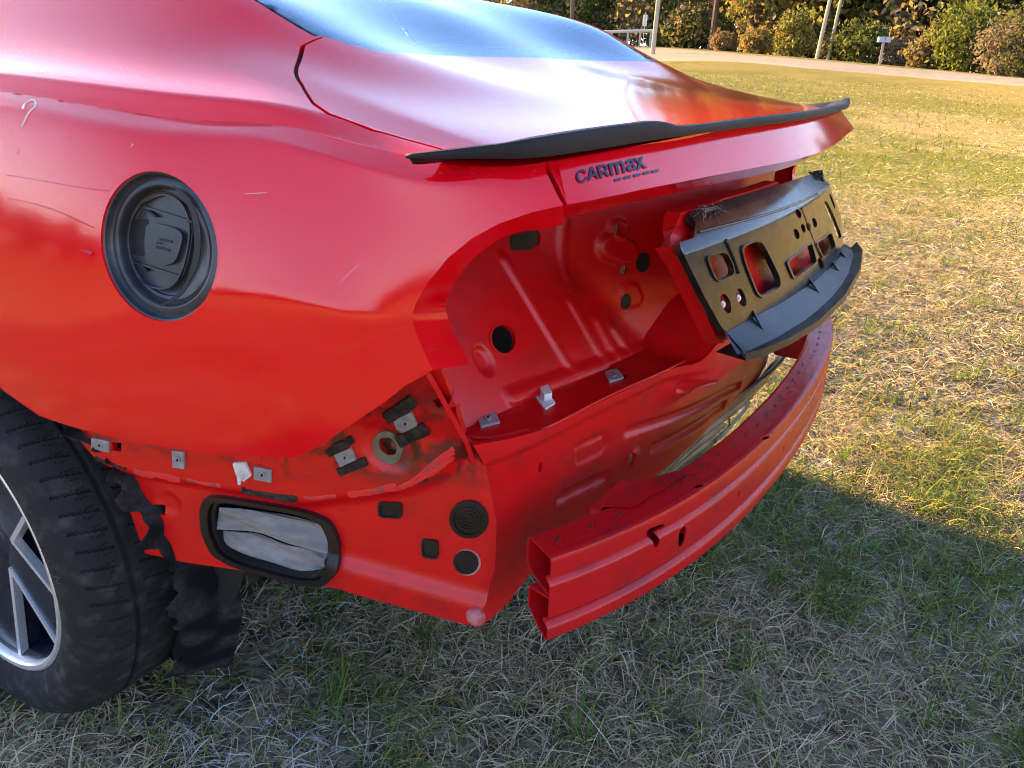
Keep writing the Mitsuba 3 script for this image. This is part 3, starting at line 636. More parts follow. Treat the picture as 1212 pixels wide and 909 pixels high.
for i, (xa, xb_) in enumerate(((112, 150), (158, 214), (222, 262), (286, 352), (360, 398), (412, 470), (476, 505))):
    xx = np.linspace(xa, xb_, 5); yy = np.interp(xx, sxy[:, 0], sxy[:, 1]) + rng.normal(0, .8, 5) - 1
    obj('sealer_bead', smear(I, np.c_[xx, yy], .0028 + .002 * (i % 2), 40 + i, SIDE, 50, lift=.0004), 'sealer' if i % 3 else 'foam_tape', SIDE, smooth=True)
for d in range(3): obj('sealer_bead', smear(I, [(470 + d * 9, 578 - d * 4), (500 + d * 7, 566 - d * 9), (538, 540 - d * 5)], .003, 5 + d, SIDE, 40), 'sealer', SIDE, smooth=True)
obj('sealer_bead', smear(shelf, [(556, 517), (575, 519), (600, 515.5), (626, 509)], .004, 9, SIDE, 50), 'sealer', SIDE, smooth=True)
# pocket fittings
obj('plug', plate(K, hole(740.5, 357, 5.4, 9.6, .2), .002, step=.003), 'plastic_dark', POCK)
obj('grommet', plate(K, hole(760.5, 310.5, 7.4, 11.8, .2), .003, step=.003), 'plastic_dark', POCK)
obj('pressed_rim', plate(K, ellipse(595.5, 401.5, 16.5, 19.5, -.2), .0015, hole=ellipse(595.5, 401.5, 14, 17, -.2), step=.004), 'paint_inner', POCK, smooth=30)

# ---------------------------------------------------------------- bumper beam
bX = lambda Y: 1.135 - .156 * Y ** 2 - .21 * Y ** 4
zt_b = .578; zb_b = at(647, 757, Y=-.71)[2]; HB = zt_b - zb_b
print('beam height', HB)
s_ = HB / .115
prof = np.array([(-.002, -.0505), (-.045, -.040), (-.052, -.032), (-.052, 0), (-.047, .003), (-.008, .001), (-.002, -.001), (0, -.006), (0, -.023), (-.008, -.028), (-.009, -.031), (-.002, -.036), (0, -.040), (0, -.081), (-.003, -.085), (-.010, -.088), (-.010, -.091), (-.002, -.096), (0, -.100),
                 (0, -.112), (-.004, -.115), (-.022, -.108), (-.045, -.091), (-.045, -.064), (-.002, -.0545)]) * [1.0, s_]
ring = LineString(prof).buffer(.0013, join_style=2, cap_style=2).simplify(.0002)
rx = np.array(ring.exterior.coords)[:-1]
yb = np.linspace(-.712, .712, 121); xb = bX(yb); tb = unit(np.c_[np.gradient(xb, yb), np.ones_like(yb)]); nb = np.c_[tb[:, 1], -tb[:, 0]]
V = np.concatenate([np.c_[xb[i] + rx[:, 0] * nb[i, 0], yb[i] + rx[:, 0] * nb[i, 1], zt_b + rx[:, 1]] for i in range(len(yb))])
k = len(rx); f = []
for i in range(len(yb) - 1):
    for j in range(k):
        a, b = i * k + j, i * k + (j + 1) % k; f += [(a, b, b + k), (a, b + k, a + k)]
from trimesh.creation import triangulate_polygon
cv, cf = triangulate_polygon(Polygon(rx), engine='earcut')
from scipy.spatial import cKDTree
idx = cKDTree(rx).query(cv)[1]
f += [tuple(idx[t][::-1]) for t in cf] + [tuple(idx[t] + (len(yb) - 1) * k) for t in cf]
bm = trimesh.Trimesh(V, f, process=False); bm.merge_vertices(); bm.fix_normals()
BW = Surf(lambda u, v: np.stack([bX(u), u, v], -1), -.72, .72, .42, .60, (200, 40), ref=(0, 0, .5))
BT = Surf(lambda u, v: np.stack([bX(u) - v, u, 0 * u + zt_b + .003], -1), -.72, .72, -.01, .06, (200, 30), ref=(1, 0, 0))
try:
    import manifold3d as m3
    def toman(m): return m3.Manifold(m3.Mesh(np.asarray(m.vertices, np.float32), np.asarray(m.faces, np.uint32)))
    mb = toman(bm)
    def cutter(px, S, rr, nrm, dep=.02):
        P = S.px(px); n = np.asarray(nrm, float)
        return m3.Manifold.hull(m3.Manifold.compose([m3.Manifold.sphere(rr, 10).translate(tuple(p + n * d)) for p in P for d in (-dep, dep)]))
    cuts = []
    for px, S, r in (([(807, 629), (806, 640)], BW, .0085), ([(768, 630), (782, 625)], BW, .0065), ([(775, 634), (777, 642)], BW, .0065), ([(927, 528), (926, 533)], BW, .002), ([(874, 581), (873, 586)], BW, .002)):
        q = BW.uv(px[0])[0]; d = unit(np.array([1, .312 * q[0] + .84 * q[0] ** 3, 0])); cuts.append(cutter(px, S, r, d, .012))
    for px, r in (([(903, 518), (910, 514)], .003), ([(823, 575.5), (830, 573)], .0035)): cuts.append(cutter(px, BT, r, (0, 0, 1), .004))
    if not mb.is_empty():
        for c in cuts: mb = mb - c
        mm = mb.to_mesh(); bm = trimesh.Trimesh(mm.vert_properties[:, :3], mm.tri_verts, process=False); print('beam cut ok', len(bm.faces))
    else: print('beam manifold', mb.status())
except Exception as e: print('beam cut failed', e)
BEAM = obj('bumper_beam', bm, 'paint_beam', CAR, smooth=35, label='red curved bumper beam with open ends')
# lapped seam with its weld tabs on the top of the beam
tabs = []
r = np.random.default_rng(3)
ys = np.arange(-.695, .70, .0045); tog = ((np.arange(len(ys)) // 5) % 2)
inn = .026 + .006 * (np.cumsum(np.r_[0, np.abs(np.diff(tog))]) % 2) + r.normal(0, .0006, len(ys))
def beam_top(y, d): 
    y = np.asarray(y); sl = -.312 * y - .84 * y ** 3; t = unit(np.c_[sl, np.ones_like(y)]); n = np.c_[t[:, 1], -t[:, 0]]
    return np.c_[bX(y) - d * n[:, 0], y - d * n[:, 1], zt_b + .003 + 0 * y]
a = beam_top(ys, inn) + [0, 0, .0036 - .0025]; b = beam_top(ys, np.full(len(ys), .009)) + [0, 0, .0024 - .0025]
obj('lap_seam', cat([loft_lines(a, b), loft_lines(a - [0, 0, .002], a)]), 'paint_beam', BEAM, smooth=20)
welds = []
for i in range(2, len(ys) - 2, 11):
    c = beam_top(ys[i:i + 1], inn[i:i + 1] + .003)[0]; welds.append(box((.003, .011, .0016), c + [0, 0, .0006], bevel=.0005))
obj('weld', cat(welds), 'rubber', BEAM, kind='stuff', label='dark weld marks along the lap of the beam')
# brackets that carry the beam
for sg in (-1, 1):
    y = sg * .50; x = bX(y)
    obj('bracket', box((.075, .11, .07), (x - .075, y, .525), bevel=.006), 'paint_inner', BEAM, smooth=20)
tp = [at(715, 600, Z=.583), at(745, 572, Z=.583), at(800, 557, Z=.583), at(812, 562, Z=.584), at(748, 601, Z=.584)]
obj('top_bracket', cat([trimesh.Trimesh(tp, [(0, 1, 2), (0, 2, 3), (0, 3, 4)], process=False), trimesh.Trimesh([tp[0], tp[1], tp[2], tp[0] + [-.02, 0, -.03], tp[1] + [-.02, 0, -.03], tp[2] + [-.02, 0, -.03]], [(0, 3, 4), (0, 4, 1), (1, 4, 5), (1, 5, 2)], process=False)]), 'paint_beam', BEAM)

# things seen under the tail
def capsule_box(size, c, r): return box(size, c, bevel=r)
HS = Surf(lambda Y, t: np.stack([.945 + .030 * sstep(.05, .45, Y) - .10 * t - .25 * np.minimum(Y, 0) ** 2 + .010 * np.cos(t * 26), Y, .462 - .20 * t], -1), -.5, .75, 0, 1, (110, 60), ref=(0, 0, .5))
SHD = obj('heat_shield', trim(HS, np.array([(-.40, .0), (.66, .0), (.60, .5), (.45, 1.0), (.1, 1.0), (-.36, .55)]), [HS.uv(round_poly([(846, 520), (887, 470), (893, 473), (853, 524)], .3, 3))], .012, .03, hem=.004), 'bare_metal', CAR, smooth=40, label='metal shield seen through the gap above the beam, reflected grass put into its tan colour')
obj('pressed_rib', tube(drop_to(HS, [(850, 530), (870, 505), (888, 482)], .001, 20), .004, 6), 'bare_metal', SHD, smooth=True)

# ---------------------------------------------------------------- black panel under the lid
def xB(Y, z): return 1.078 - .16 * Y ** 2 + .26 * (.90 - z) - 1.2 * np.maximum(z - .915, 0) ** 1.0 * .9
B = Surf(lambda Y, z: np.stack([xB(Y, z), Y, z], -1), -.62, .62, .74, 1.0, (200, 80))
cr = lambda *p: np.array(p) / 3.635 + [780, 180]
b_out = cr((88, 388), (150, 368), (158, 300), (130, 268), (150, 250), (290, 205), (420, 168), (560, 125), (650, 96), (700, 85), (712, 118), (745, 180), (790, 290), (825, 385), (815, 410), (720, 510), (600, 600), (440, 690), (285, 775), (262, 740), (200, 630), (140, 510), (95, 420))
B_H = [round_poly(cr((203, 452), (268, 433), (290, 445), (312, 492), (316, 525), (256, 556), (232, 530)), .3, 4), round_poly(cr((356, 415), (412, 386), (442, 396), (512, 540), (516, 580), (442, 619), (418, 603), (370, 480)), .3, 4),
       round_poly(cr((550, 472), (650, 394), (660, 430), (672, 472), (580, 543)), .12, 3), round_poly(cr((674, 394), (735, 347), (754, 406), (704, 456)), .15, 3),
       round_poly(cr((262, 622), (282, 606), (308, 640), (312, 690), (292, 694), (266, 655)), .35, 4), round_poly(cr((328, 598), (350, 582), (372, 620), (378, 660), (360, 666), (334, 635)), .35, 4),
       ellipse(*cr(600, 265), 3.0, 5.8, -.4, 16), ellipse(*cr(592, 352), 2.9, 6.6, -.3, 16), ellipse(*cr(621, 328), 2.4, 5.4, -.3, 16), ellipse(*cr(643, 322), 2.4, 5.4, -.3, 16), ellipse(*cr(669, 303), 2.6, 6, -.3, 16), ellipse(*cr(696, 478), 3.0, 7, -.3, 16),
       round_poly(cr((708, 212), (726, 212), (788, 362), (772, 376)), .3, 4), round_poly(cr((730, 180), (738, 178), (760, 240), (754, 243)), .3, 3)]
TP = obj('tail_panel', trim(B, B.uv(b_out), [B.uv(h) for h in B_H], .006, .006, hem=.010, hole_hem=.006), 'plastic_panel', CAR, smooth=32, label='black plastic panel with oblong openings under the lid')
frames = []
for h in B_H[:4]:
    c = h.mean(0); frames.append(plate(B, c + (h - c) * 1.10, .0025, hole=c + (h - c) * 1.01, step=.004))
for h in B_H[:4]:
    c = h.mean(0); obj('opening_rim', plate(B, c + (h - c) * 1.12, .0028, hole=c + (h - c) * 1.02, step=.004), 'plastic_panel', TP, smooth=30)
for c in (cr(285, 655), cr(352, 628)):
    p, n = B.px(c)[0], B.nrm(B.uv(c))[0]
    obj('bolt', cat([tube([p - n * .008, p - n * .001], .0035, 6), tube([p - n * .004, p - n * .003], .0055, 6)]), 'alloy', TP)
# raised line across the panel
obj('pressed_rib', cat([tube(drop_to(B, cr((170, 345), (300, 312), (440, 275), (560, 235), (680, 180)), .000, 40), .0022, 6), tube(drop_to(B, cr((285, 380), (312, 440), (340, 520)), .0, 20), .0035, 6), tube(drop_to(B, cr((612, 240), (650, 340), (700, 470)), .0, 20), .0012, 6)]), 'plastic_panel', TP, smooth=True)
# lip
li = drop_to(B, cr((262, 742), (285, 777), (440, 692), (600, 602), (720, 512), (815, 412), (826, 386)), 0); li = resample(li[1:], 60)
lo = np.array([at(*p, Z=z) for p, z in zip(cr((372, 866), (440, 850), (560, 800), (690, 722), (800, 615), (866, 500), (876, 420), (850, 385)), np.full(8, .779))]); lo = resample(lo, 60)
mid = li * .35 + lo * .65 + [0, 0, -.012]; lo2 = lo + [.002, 0, -.010]
LIP = obj('lip', cat([loft_lines(li, mid, 4), loft_lines(mid, lo, 3), loft_lines(lo, lo2), loft_lines(lo2, li + [-.01, 0, -.03], 3)]), 'plastic_black', TP, smooth=30, label='black lower lip')
for t in (6, 24, 38, 49):
    d = unit(np.gradient(li, axis=0)[t]) * .0012
    tri = [li[t] + [0, 0, .002], li[t] + [-.003, 0, .012], li[t] * .60 + lo[t] * .40 + [0, 0, -.008]]
    obj('gusset', trimesh.Trimesh([p + d for p in tri] + [p - d for p in tri], [(0, 1, 2), (5, 4, 3), (0, 3, 4), (0, 4, 1), (1, 4, 5), (1, 5, 2), (2, 5, 3), (2, 3, 0)], process=False), 'plastic_black', LIP)
obj('lip_end', trimesh.Trimesh([drop_to(B, cr((95, 420)))[0], drop_to(B, cr((262, 742)))[0], drop_to(B, cr((285, 777)))[0], lo[0], lo2[0]], [(0, 1, 2), (1, 3, 2), (1, 4, 3)], process=False), 'plastic_black', LIP)
# red inner skin of the lid behind it
BI = Surf(lambda Y, z: np.stack([xB(Y, np.minimum(z, .93)) - .028, Y, z], -1), -.62, .62, .74, 1.02, (160, 80))
in_px = [(792, 292), (793, 280), (800, 267), (806, 252), (860, 234), (920, 215), (985, 196), (1000, 240), (1010, 285), (985, 318), (900, 372), (872, 392), (858, 406), (849, 401), (825, 352), (806, 312)]
obj('lid_inner', trim(BI, BI.uv(in_px), [], .01, .01, hem=.022), 'paint_inner', LID, smooth=32)
# frayed glue where a trim piece was torn away
r = np.random.default_rng(12); ms = []
for i in range(26):
    s = cr(r.uniform(170, 260), r.uniform(225, 262)); e = s + r.normal(0, 1, 2) * [11, 5] + [0, 5]
    P = drop_to(B, [s, (s + e) / 2 + r.normal(0, 1.5, 2), e], .003, 8); ms.append(tube(P + unit(r.normal(0, 1, 3)) * .003, np.linspace(.0009, .0003, 8), 4))
principled('dry_glue', grime([0.05, 0.04, 0.03], [0.30, 0.24, 0.15], 200), 0.8)
obj('torn_glue', cat(ms), 'dry_glue', TP, smooth=True, kind='stuff', label='frayed shreds of dry glue')
c = B.px(cr(668, 92))[0]
obj('torn_glue', cat([tube([c + r.normal(0, .002, 3), c + r.normal(0, .005, 3) + [.004, 0, -.004], c + r.normal(0, .009, 3) + [.006, 0, -.012]], [.004, .003, .0012], 5) for _ in range(9)]), 'plastic_dark', TP, smooth=True, kind='stuff', label='black torn scrap under the lid edge')

# ---------------------------------------------------------------- fuel filler
fc, fnm = G.px((188.5, 291.5))[0], G.nrm(G.uv((188.5, 291.5)))[0]
Ff = G.at(fuel_uv); Ff = resample(np.vstack([Ff, Ff[:1]]), 73)[:-1]
def cup(levels):
    rows = [fc + (Ff - fc) * s - fnm * d + np.asarray(o, float) for s, d, o in levels]
    m = len(rows[0]); f = []
    for i in range(len(rows) - 1):
        for j in range(m):
            a, b = i * m + j, i * m + (j + 1) % m; f += [(a, b, b + m), (a, b + m, a + m)]
    return trimesh.Trimesh(np.concatenate(rows), f, process=False)
e1 = unit(np.cross([0, 0, 1.0], fnm)); e1 *= np.sign(e1[0]); e2_ = np.cross(fnm, e1); e2_ *= np.sign(e2_[2])
sh = -e1 * .005
FUEL = obj('fuel_filler', cup([(1.0, .003, 0 * sh), (.975, .004, 0 * sh), (.955, .010, 0 * sh), (.93, .012, 0 * sh), (.84, .010, sh * .3), (.80, .012, sh * .5), (.785, .018, sh * .5), (.775, .032, sh)]), 'plastic_filler', CAR, smooth=40, label='black fuel filler housing with its door missing')
obj('bowl', cup([(.80, .022, sh), (.745, .0215, sh * 1.5), (.735, .0245, sh * 1.7), (.69, .0255, sh * 2), (.68, .030, sh * 2.2), (.55, .034, sh * 2.5)]), 'plastic_filler', FUEL, smooth=40)
PLN = Surf(lambda a, b: fc - fnm * .024 + a[..., None] * e1 + b[..., None] * e2_, -.12, .12, -.12, .12, (60, 60), ref=fc - fnm)
c4 = lambda *p: np.array(p) / 4.13 + [100, 180]
ov = catmull(c4((160, 440), (158, 480), (215, 580), (320, 665), (410, 662), (455, 610), (490, 500), (505, 400), (500, 330), (455, 240), (380, 203), (290, 235), (195, 310), (160, 440)), 48)[:-1]
oc = ov.mean(0)
DISH = obj('inner_cap', cat([plate(PLN, ov, .004, lift=-.012, step=.004)]), 'plastic_filler', FUEL, smooth=30)
obj('cap_rim', plate(PLN, ov, .003, hole=oc + (ov - oc) * .965, step=.004, lift=-.006), 'plastic_filler', DISH, smooth=30)
obj('bowl_floor', plate(PLN, oc + (ov - oc) * 1.35, .002, lift=-.014), 'plastic_dark', FUEL)
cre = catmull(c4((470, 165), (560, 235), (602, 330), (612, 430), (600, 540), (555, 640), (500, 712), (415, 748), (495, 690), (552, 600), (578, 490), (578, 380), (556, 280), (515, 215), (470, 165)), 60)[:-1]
obj('gap_shade_plate', plate(PLN, cre, .0006, lift=.0145, step=.004), 'plastic_dark', FUEL)  # raised dark crescent standing in for the shade of the deep gap
for q in (c4((275, 262), (510, 335), (508, 343), (275, 272)), c4((190, 522), (455, 606), (453, 615), (195, 533))): obj('ridge', plate(PLN, q, .004, lift=-.008, step=.003), 'plastic_filler', DISH, smooth=30)
obj('recess_shade', plate(PLN, round_poly(c4((200, 335), (292, 322), (270, 510), (205, 500), (165, 440)), .15, 3), .0006, lift=-.008), 'plastic_dark', DISH)  # flat dark plate, the shade of a cavity painted onto the cap
obj('boss', plate(PLN, round_poly(c4((298, 340), (420, 365), (480, 400), (440, 540), (360, 560), (290, 520), (285, 430)), .35, 4), .006, lift=-.008, step=.004), 'plastic_filler', DISH, smooth=50)
for q in (c4((365, 420), (425, 432), (425, 445), (360, 433)), c4((345, 455), (412, 475), (410, 488), (345, 470)), c4((345, 436), (378, 442), (378, 448), (345, 450))): obj('slot', plate(PLN, q, .0009, lift=-.002, step=.003), 'plastic_dark', DISH)
for q in (c4((280, 275), (300, 280), (345, 312), (335, 318)), c4((235, 535), (260, 545), (300, 580), (285, 585)), c4((490, 320), (520, 338), (515, 348), (490, 345))): obj('latch', plate(PLN, q, .005, lift=-.008, step=.003), 'plastic_dark', DISH)

# scratches, chalk mark and specks on the side panel
def onG(px, w, bs, name='scratch', lab=None, lift=.0004):
    P = drop_to(G, px, lift, 30); obj(name, tube(P, w, 4), bs, QP, label=lab)
onG([(26, 150), (31, 141), (37, 131), (42.5, 124), (40, 119), (33, 121), (27, 128)], [.0012] * 30, 'chalk', 'chalk_mark', 'pale chalk hook by the front edge of the panel')
onG([(19, 181), (21, 178)], .0015, 'chalk', 'chalk_mark')
principled('scratch_pale', rgb(.75, .45, .45), .5)
onG([(290, 229), (300, 229), (316, 228)], .00035, 'scratch_pale'); onG([(402, 336), (415, 322), (426, 312)], .0003, 'scratch_pale'); onG([(155, 174), (158, 170)], .0006, 'scratch_pale')
principled('scratch_dark', rgb(.42, .004, .02), .4)
onG([(8, 235), (40, 241), (75, 253), (112, 270)], .0005, 'scratch_dark'); onG([(8, 207), (50, 214), (90, 221), (130, 226)], .0004, 'scratch_dark')
onG([(97, 296), (104, 298), (110, 301)], [.0008] * 15 + [.0026] * 15, 'scratch_dark', 'paint_chip')

# ---------------------------------------------------------------- wheel
WY0, WY1, WCZ, WCX = -.932, -.692, .345, .012
def lathe_y(profile, n=180, c=(WCX, WCZ), disp=None):
    """Revolved about the axle: profile of (y, r)."""
    p = np.asarray(profile, float); th = np.arange(n) / n * 2 * np.pi
    Rr = np.repeat(p[None, :, 1], n, 0); Yy = np.repeat(p[None, :, 0], n, 0)
    if disp is not None: Rr = Rr + disp(th[:, None], Yy)
    V = np.stack([c[0] + Rr * np.cos(th)[:, None], Yy, c[1] + Rr * np.sin(th)[:, None]], -1).reshape(-1, 3); m = len(p); f = []
    for i in range(n):
        for j in range(m - 1):
            a, b = i * m + j, ((i + 1) % n) * m + j; f += [(a, a + 1, b + 1), (a, b + 1, b)]
    mm = trimesh.Trimesh(V, f, process=False); return mm
def wheel(sx, mir=False):
    key = key_for('wheel', CAR)
    fx = (lambda m: mirror(m)) if mir else (lambda m: m)
    mv = lambda m: fx(m).apply_translation((sx - WCX, 0, 0)) if sx != WCX else fx(m)
    tp = catmull([(-.900, .236), (-.914, .241), (-.926, .258), (-.932, .280), (-.930, .302), (-.922, .318), (-.908, .331), (-.893, .3385), (-.872, .3425), (-.845, .3440), (-.812, .3446), (-.780, .3440), (-.752, .3425), (-.731, .3385), (-.716, .331), (-.702, .318), (-.694, .302), (-.692, .280), (-.698, .258), (-.715, .241)], 150)
    def tread(th, y):
        lat = (th * 70 / (2 * np.pi) + (y + .812) * 9) % 1.0
        sip = (th * 140 / (2 * np.pi) + (y + .812) * 9 + .5) % 1.0
        d = np.zeros(np.broadcast(th, y).shape)
        d -= .0045 * (np.abs(lat - .5) < .06) * ((y < -.862) & (y > -.912) | (y > -.762) & (y < -.712)) 
        d -= .002 * (np.abs(sip - .5) < .06) * ((y < -.868) & (y > -.888))
        d -= .004 * (np.abs(lat - .5) < .05) * ((y > -.835) & (y < -.79))
        for yc in (-.852, -.774): d -= .008 * (np.abs(y - yc) < .0042)
        return d
    k = obj('tyre', mv(lathe_y(tp, 980, disp=tread)), 'tread_rubber', key, smooth=28, label=None if mir or sx < -1 else 'worn black tyre with all season lettering')
    if not mir and sx == WCX:
        ms = []
        a0 = 1.01; a1 = .18
        txt = 'ALL SEASON'; adv = np.linspace(a0, a1, len(txt))
        for ch, a in zip(txt, adv):
            if ch == ' ': continue
            m = meshkit.text_mesh(ch, .016, .001); v = m.vertices; w = (v[:, 0].max() + v[:, 0].min()) / 2
            rr = .281 + v[:, 1]; aa = a - (v[:, 0] - w) / .285
            y = np.interp(rr, [.258, .280, .302, .318], [-.926, -.932, -.930, -.922]) - .0002 - v[:, 2]
            ms.append(trimesh.Trimesh(np.c_[WCX + rr * np.cos(aa), y, WCZ + rr * np.sin(aa)], m.faces[:, ::-1], process=False))
        obj('raised_lettering', cat(ms), 'rubber', k, label='raised sidewall lettering reading ALL SEASON', kind='stuff')
        for rr in (.3125, .262):
            y = np.interp(rr, [.258, .280, .302, .318], [-.926, -.932, -.930, -.922])
            obj('sidewall_line', lathe_y([(y + .001, rr - .001), (y - .0008, rr), (y + .001, rr + .001)], 180), 'rubber', k, smooth=True)
    rim = obj('rim', mv(cat([lathe_y([(-.700, .236), (-.80, .215), (-.875, .218), (-.900, .224), (-.908, .230)], 120)])), 'alloy_dark', key, smooth=40, label=None if mir or sx < -1 else 'dark alloy rim with bright machined edges')
    obj('bright_lip', mv(lathe_y([(-.905, .2265), (-.914, .2275), (-.9185, .231), (-.9195, .2375), (-.917, .2415), (-.906, .2430)], 180)), 'alloy', rim, smooth=40)
    hub = lathe_y([(-.875, .0), (-.880, .045), (-.876, .062), (-.850, .066), (-.78, .07)], 60); obj('hub', mv(hub), 'alloy_dark', rim, smooth=40)
    disc = lathe_y([(-.775, .06), (-.775, .165), (-.765, .168), (-.755, .165), (-.755, .06)], 90); obj('brake_disc', mv(disc), 'bare_metal', rim, smooth=30)
    for i in range(5):
        am = math.radians(-23.5 + 72 * i); er, et = np.array([math.cos(am), math.sin(am)]), np.array([-math.sin(am), math.cos(am)])
        def prism(r0, r1, w0, w1, y0a, y0b, th):
            pts = []
            for rr, ww, yy in ((r0, w0, y0a), (r1, w1, y0b)):
                for sg in (-1, 1):
                    for dy in (0, th):
                        q = er * rr + et * sg * ww; pts.append((WCX + q[0], yy + dy, WCZ + q[1]))
            return trimesh.convex.convex_hull(np.array(pts))
        s = obj('spoke', mv(prism(.04, .232, .036, .057, -.882, -.902, .04)), 'alloy_dark', rim)
        for sg in (-1, 1):
            pts = []
            for rr, ww, yy in ((.05, .0375, -.884), (.234, .0585, -.9045)):
                for dw in (-.0048, .0048):
                    for dy in (-.002, .012):
                        q = er * rr + et * (sg * ww + dw); pts.append((WCX + q[0], yy + dy, WCZ + q[1]))
            obj('bright_edge', mv(trimesh.convex.convex_hull(np.array(pts))), 'alloy', s)
    return key
WHEEL = wheel(WCX); wheel(WCX, True); wheel(-2.72); wheel(-2.72, True)

# felt liner behind the wheel, torn, and the dark flap that hangs below it
th = np.linspace(math.radians(70), math.radians(-33), 120)
jag = meshkit.fbm(np.c_[np.arange(120) * .19, np.zeros(120), np.zeros(120)], 4) - .5
rows = []
for t in np.linspace(0, 1, 12):
    yo = -.868 + .06 * sstep(.25, .9, np.linspace(0, 1, 120)) * 1.0 + jag * .07 * (t < .09)
    y = yo * (1 - t) + (-.72) * t
    rad = .400 + .012 * jag + .010 * (meshkit.fbm(np.c_[th * 9, 0 * th + t * 3, 0 * th], 3) - .5) + .02 * t - .022 * sstep(.55, .95, np.linspace(0, 1, 120)) * (1 - t)
    rows.append(np.c_[WCX + rad * np.cos(th), y, WCZ + rad * np.sin(th)])
V = np.concatenate(rows); f = []
for i in range(11):
    for j in range(119):
        p = i * 120 + j; f += [(p, p + 1, p + 121), (p, p + 121, p + 120)]
lin = trimesh.Trimesh(V, f, process=False)
lin2 = lin.copy(); lin2.vertices = lin2.vertices + (lin2.vertices - [WCX, 0, WCZ]) * [.012, 0, .012]; lin2.faces = lin2.faces[:, ::-1]
e0 = rows[0]; e1_ = e0 + (e0 - [WCX, 0, WCZ]) * [.012, 0, .012]
LIN = obj('wheel_liner', cat([lin, lin2, loft_lines(e0, e1_)]), 'felt', CAR, smooth=50, label='torn black felt liner behind the wheel')
hp = [at(178, 655, Y=-.79), at(200, 662, Y=-.785), at(240, 672, Y=-.765), at(290, 676, Y=-.745), at(283, 700, Y=-.745), at(262, 735, Y=-.75), at(232, 762, Y=-.76), at(205, 783, Y=-.77), at(188, 760, Y=-.80), at(180, 700, Y=-.80)]
obj('splash_flap', trimesh.Trimesh(np.vstack([hp, np.array(hp) + [-.05, .05, .01]]), trimesh.convex.convex_hull(np.vstack([hp, np.array(hp) + [-.05, .05, .01]])).faces if False else np.vstack([[(0, i, i + 1) for i in range(1, 9)], [(i, (i + 1) % 10, (i + 1) % 10 + 10) for i in range(10)], [(i, (i + 1) % 10 + 10, i + 10) for i in range(10)]]), process=False), 'rubber', CAR, smooth=20)
# wheel house
wh = lathe_y([(-.60, .30), (-.60, .05)], 90)
obj('wheel_house', cat([wh, box((.5, .02, .24), (.30, -.58, .58))]), 'plastic_dark', CAR)

# ---------------------------------------------------------------- the front of the car, out of the frame
def sect(X, w, zb, zs, zt, tumble):
    return np.array([(X, -w + .06, zb), (X, -w, zb + .10), (X, -w - .01, (zb + zs) / 2), (X, -w + .015, zs - .06), (X, -w + tumble, zs), (X, -w * .5, zt), (X, 0, zt + .01)])
xs = [-.352, -.9, -1.6, -2.1, -2.72, -3.2, -3.55, -3.68]
S_ = [sect(x, *a) for x, a in zip(xs, [(.925, .22, 1.07, 1.08, .06), (.925, .20, 1.03, 1.04, .07), (.92, .20, 1.0, 1.01, .08), (.92, .20, .99, 1.02, .09), (.93, .24, .93, .985, .12), (.90, .22, .84, .90, .14), (.78, .24, .72, .78, .16), (.60, .30, .62, .66, .10)])]
S_ = [np.vstack([s, s[-2::-1] * [1, -1, 1]]) for s in S_]
V = np.concatenate(S_); m = len(S_[0]); f = []
for i in range(len(S_) - 1):
    for j in range(m - 1):
        a = i * m + j; f += [(a, a + 1, a + m + 1), (a, a + m + 1, a + m)]
nose = np.arange((len(S_) - 1) * m, len(S_) * m); f += [(nose[0], nose[j], nose[j + 1]) for j in range(1, m - 1)]
f += [(0, j + 1, j) for j in range(1, m - 1)]
fb = trimesh.Trimesh(V, f, process=False).subdivide().subdivide()
obj('front_body', fb, 'paint_red', CAR, smooth=40)
rs = [(-.352, [(-.87, 1.10), (-.735, 1.19), (-.62, 1.285), (-.30, 1.345), (0, 1.355)]), (-.8, [(-.86, 1.07), (-.74, 1.20), (-.64, 1.31), (-.32, 1.372), (0, 1.382)]), (-1.3, [(-.86, 1.05), (-.76, 1.18), (-.66, 1.30), (-.34, 1.358), (0, 1.368)]), (-2.15, [(-.86, 1.02), (-.84, 1.03), (-.80, 1.035), (-.40, 1.05), (0, 1.055)])]
rr_ = [np.array([(x, *p) for p in q]) for x, q in rs]; rr_ = [np.vstack([s, s[-2::-1] * [1, -1, 1]]) for s in rr_]
V = np.concatenate(rr_); m = 9
def quads(js, is_):
    f = []
    for i in is_:
        for j in js: a = i * m + j; f += [(a, a + 1, a + m + 1), (a, a + m + 1, a + m)]
    return trimesh.Trimesh(V, f, process=False)
obj('roof', quads([2, 3, 4, 5], [0, 1]), 'paint_red', CAR, smooth=40)
obj('windscreen', quads([2, 3, 4, 5], [2]), 'frit', CAR, smooth=40)
for js in ([0, 1], [6, 7]): obj('side_window', quads(js, [0, 1, 2]), 'frit', CAR, smooth=40)
obj('underbody', box((3.2, 1.3, .06), (-1.3, 0, .26)), 'plastic_dark', CAR)

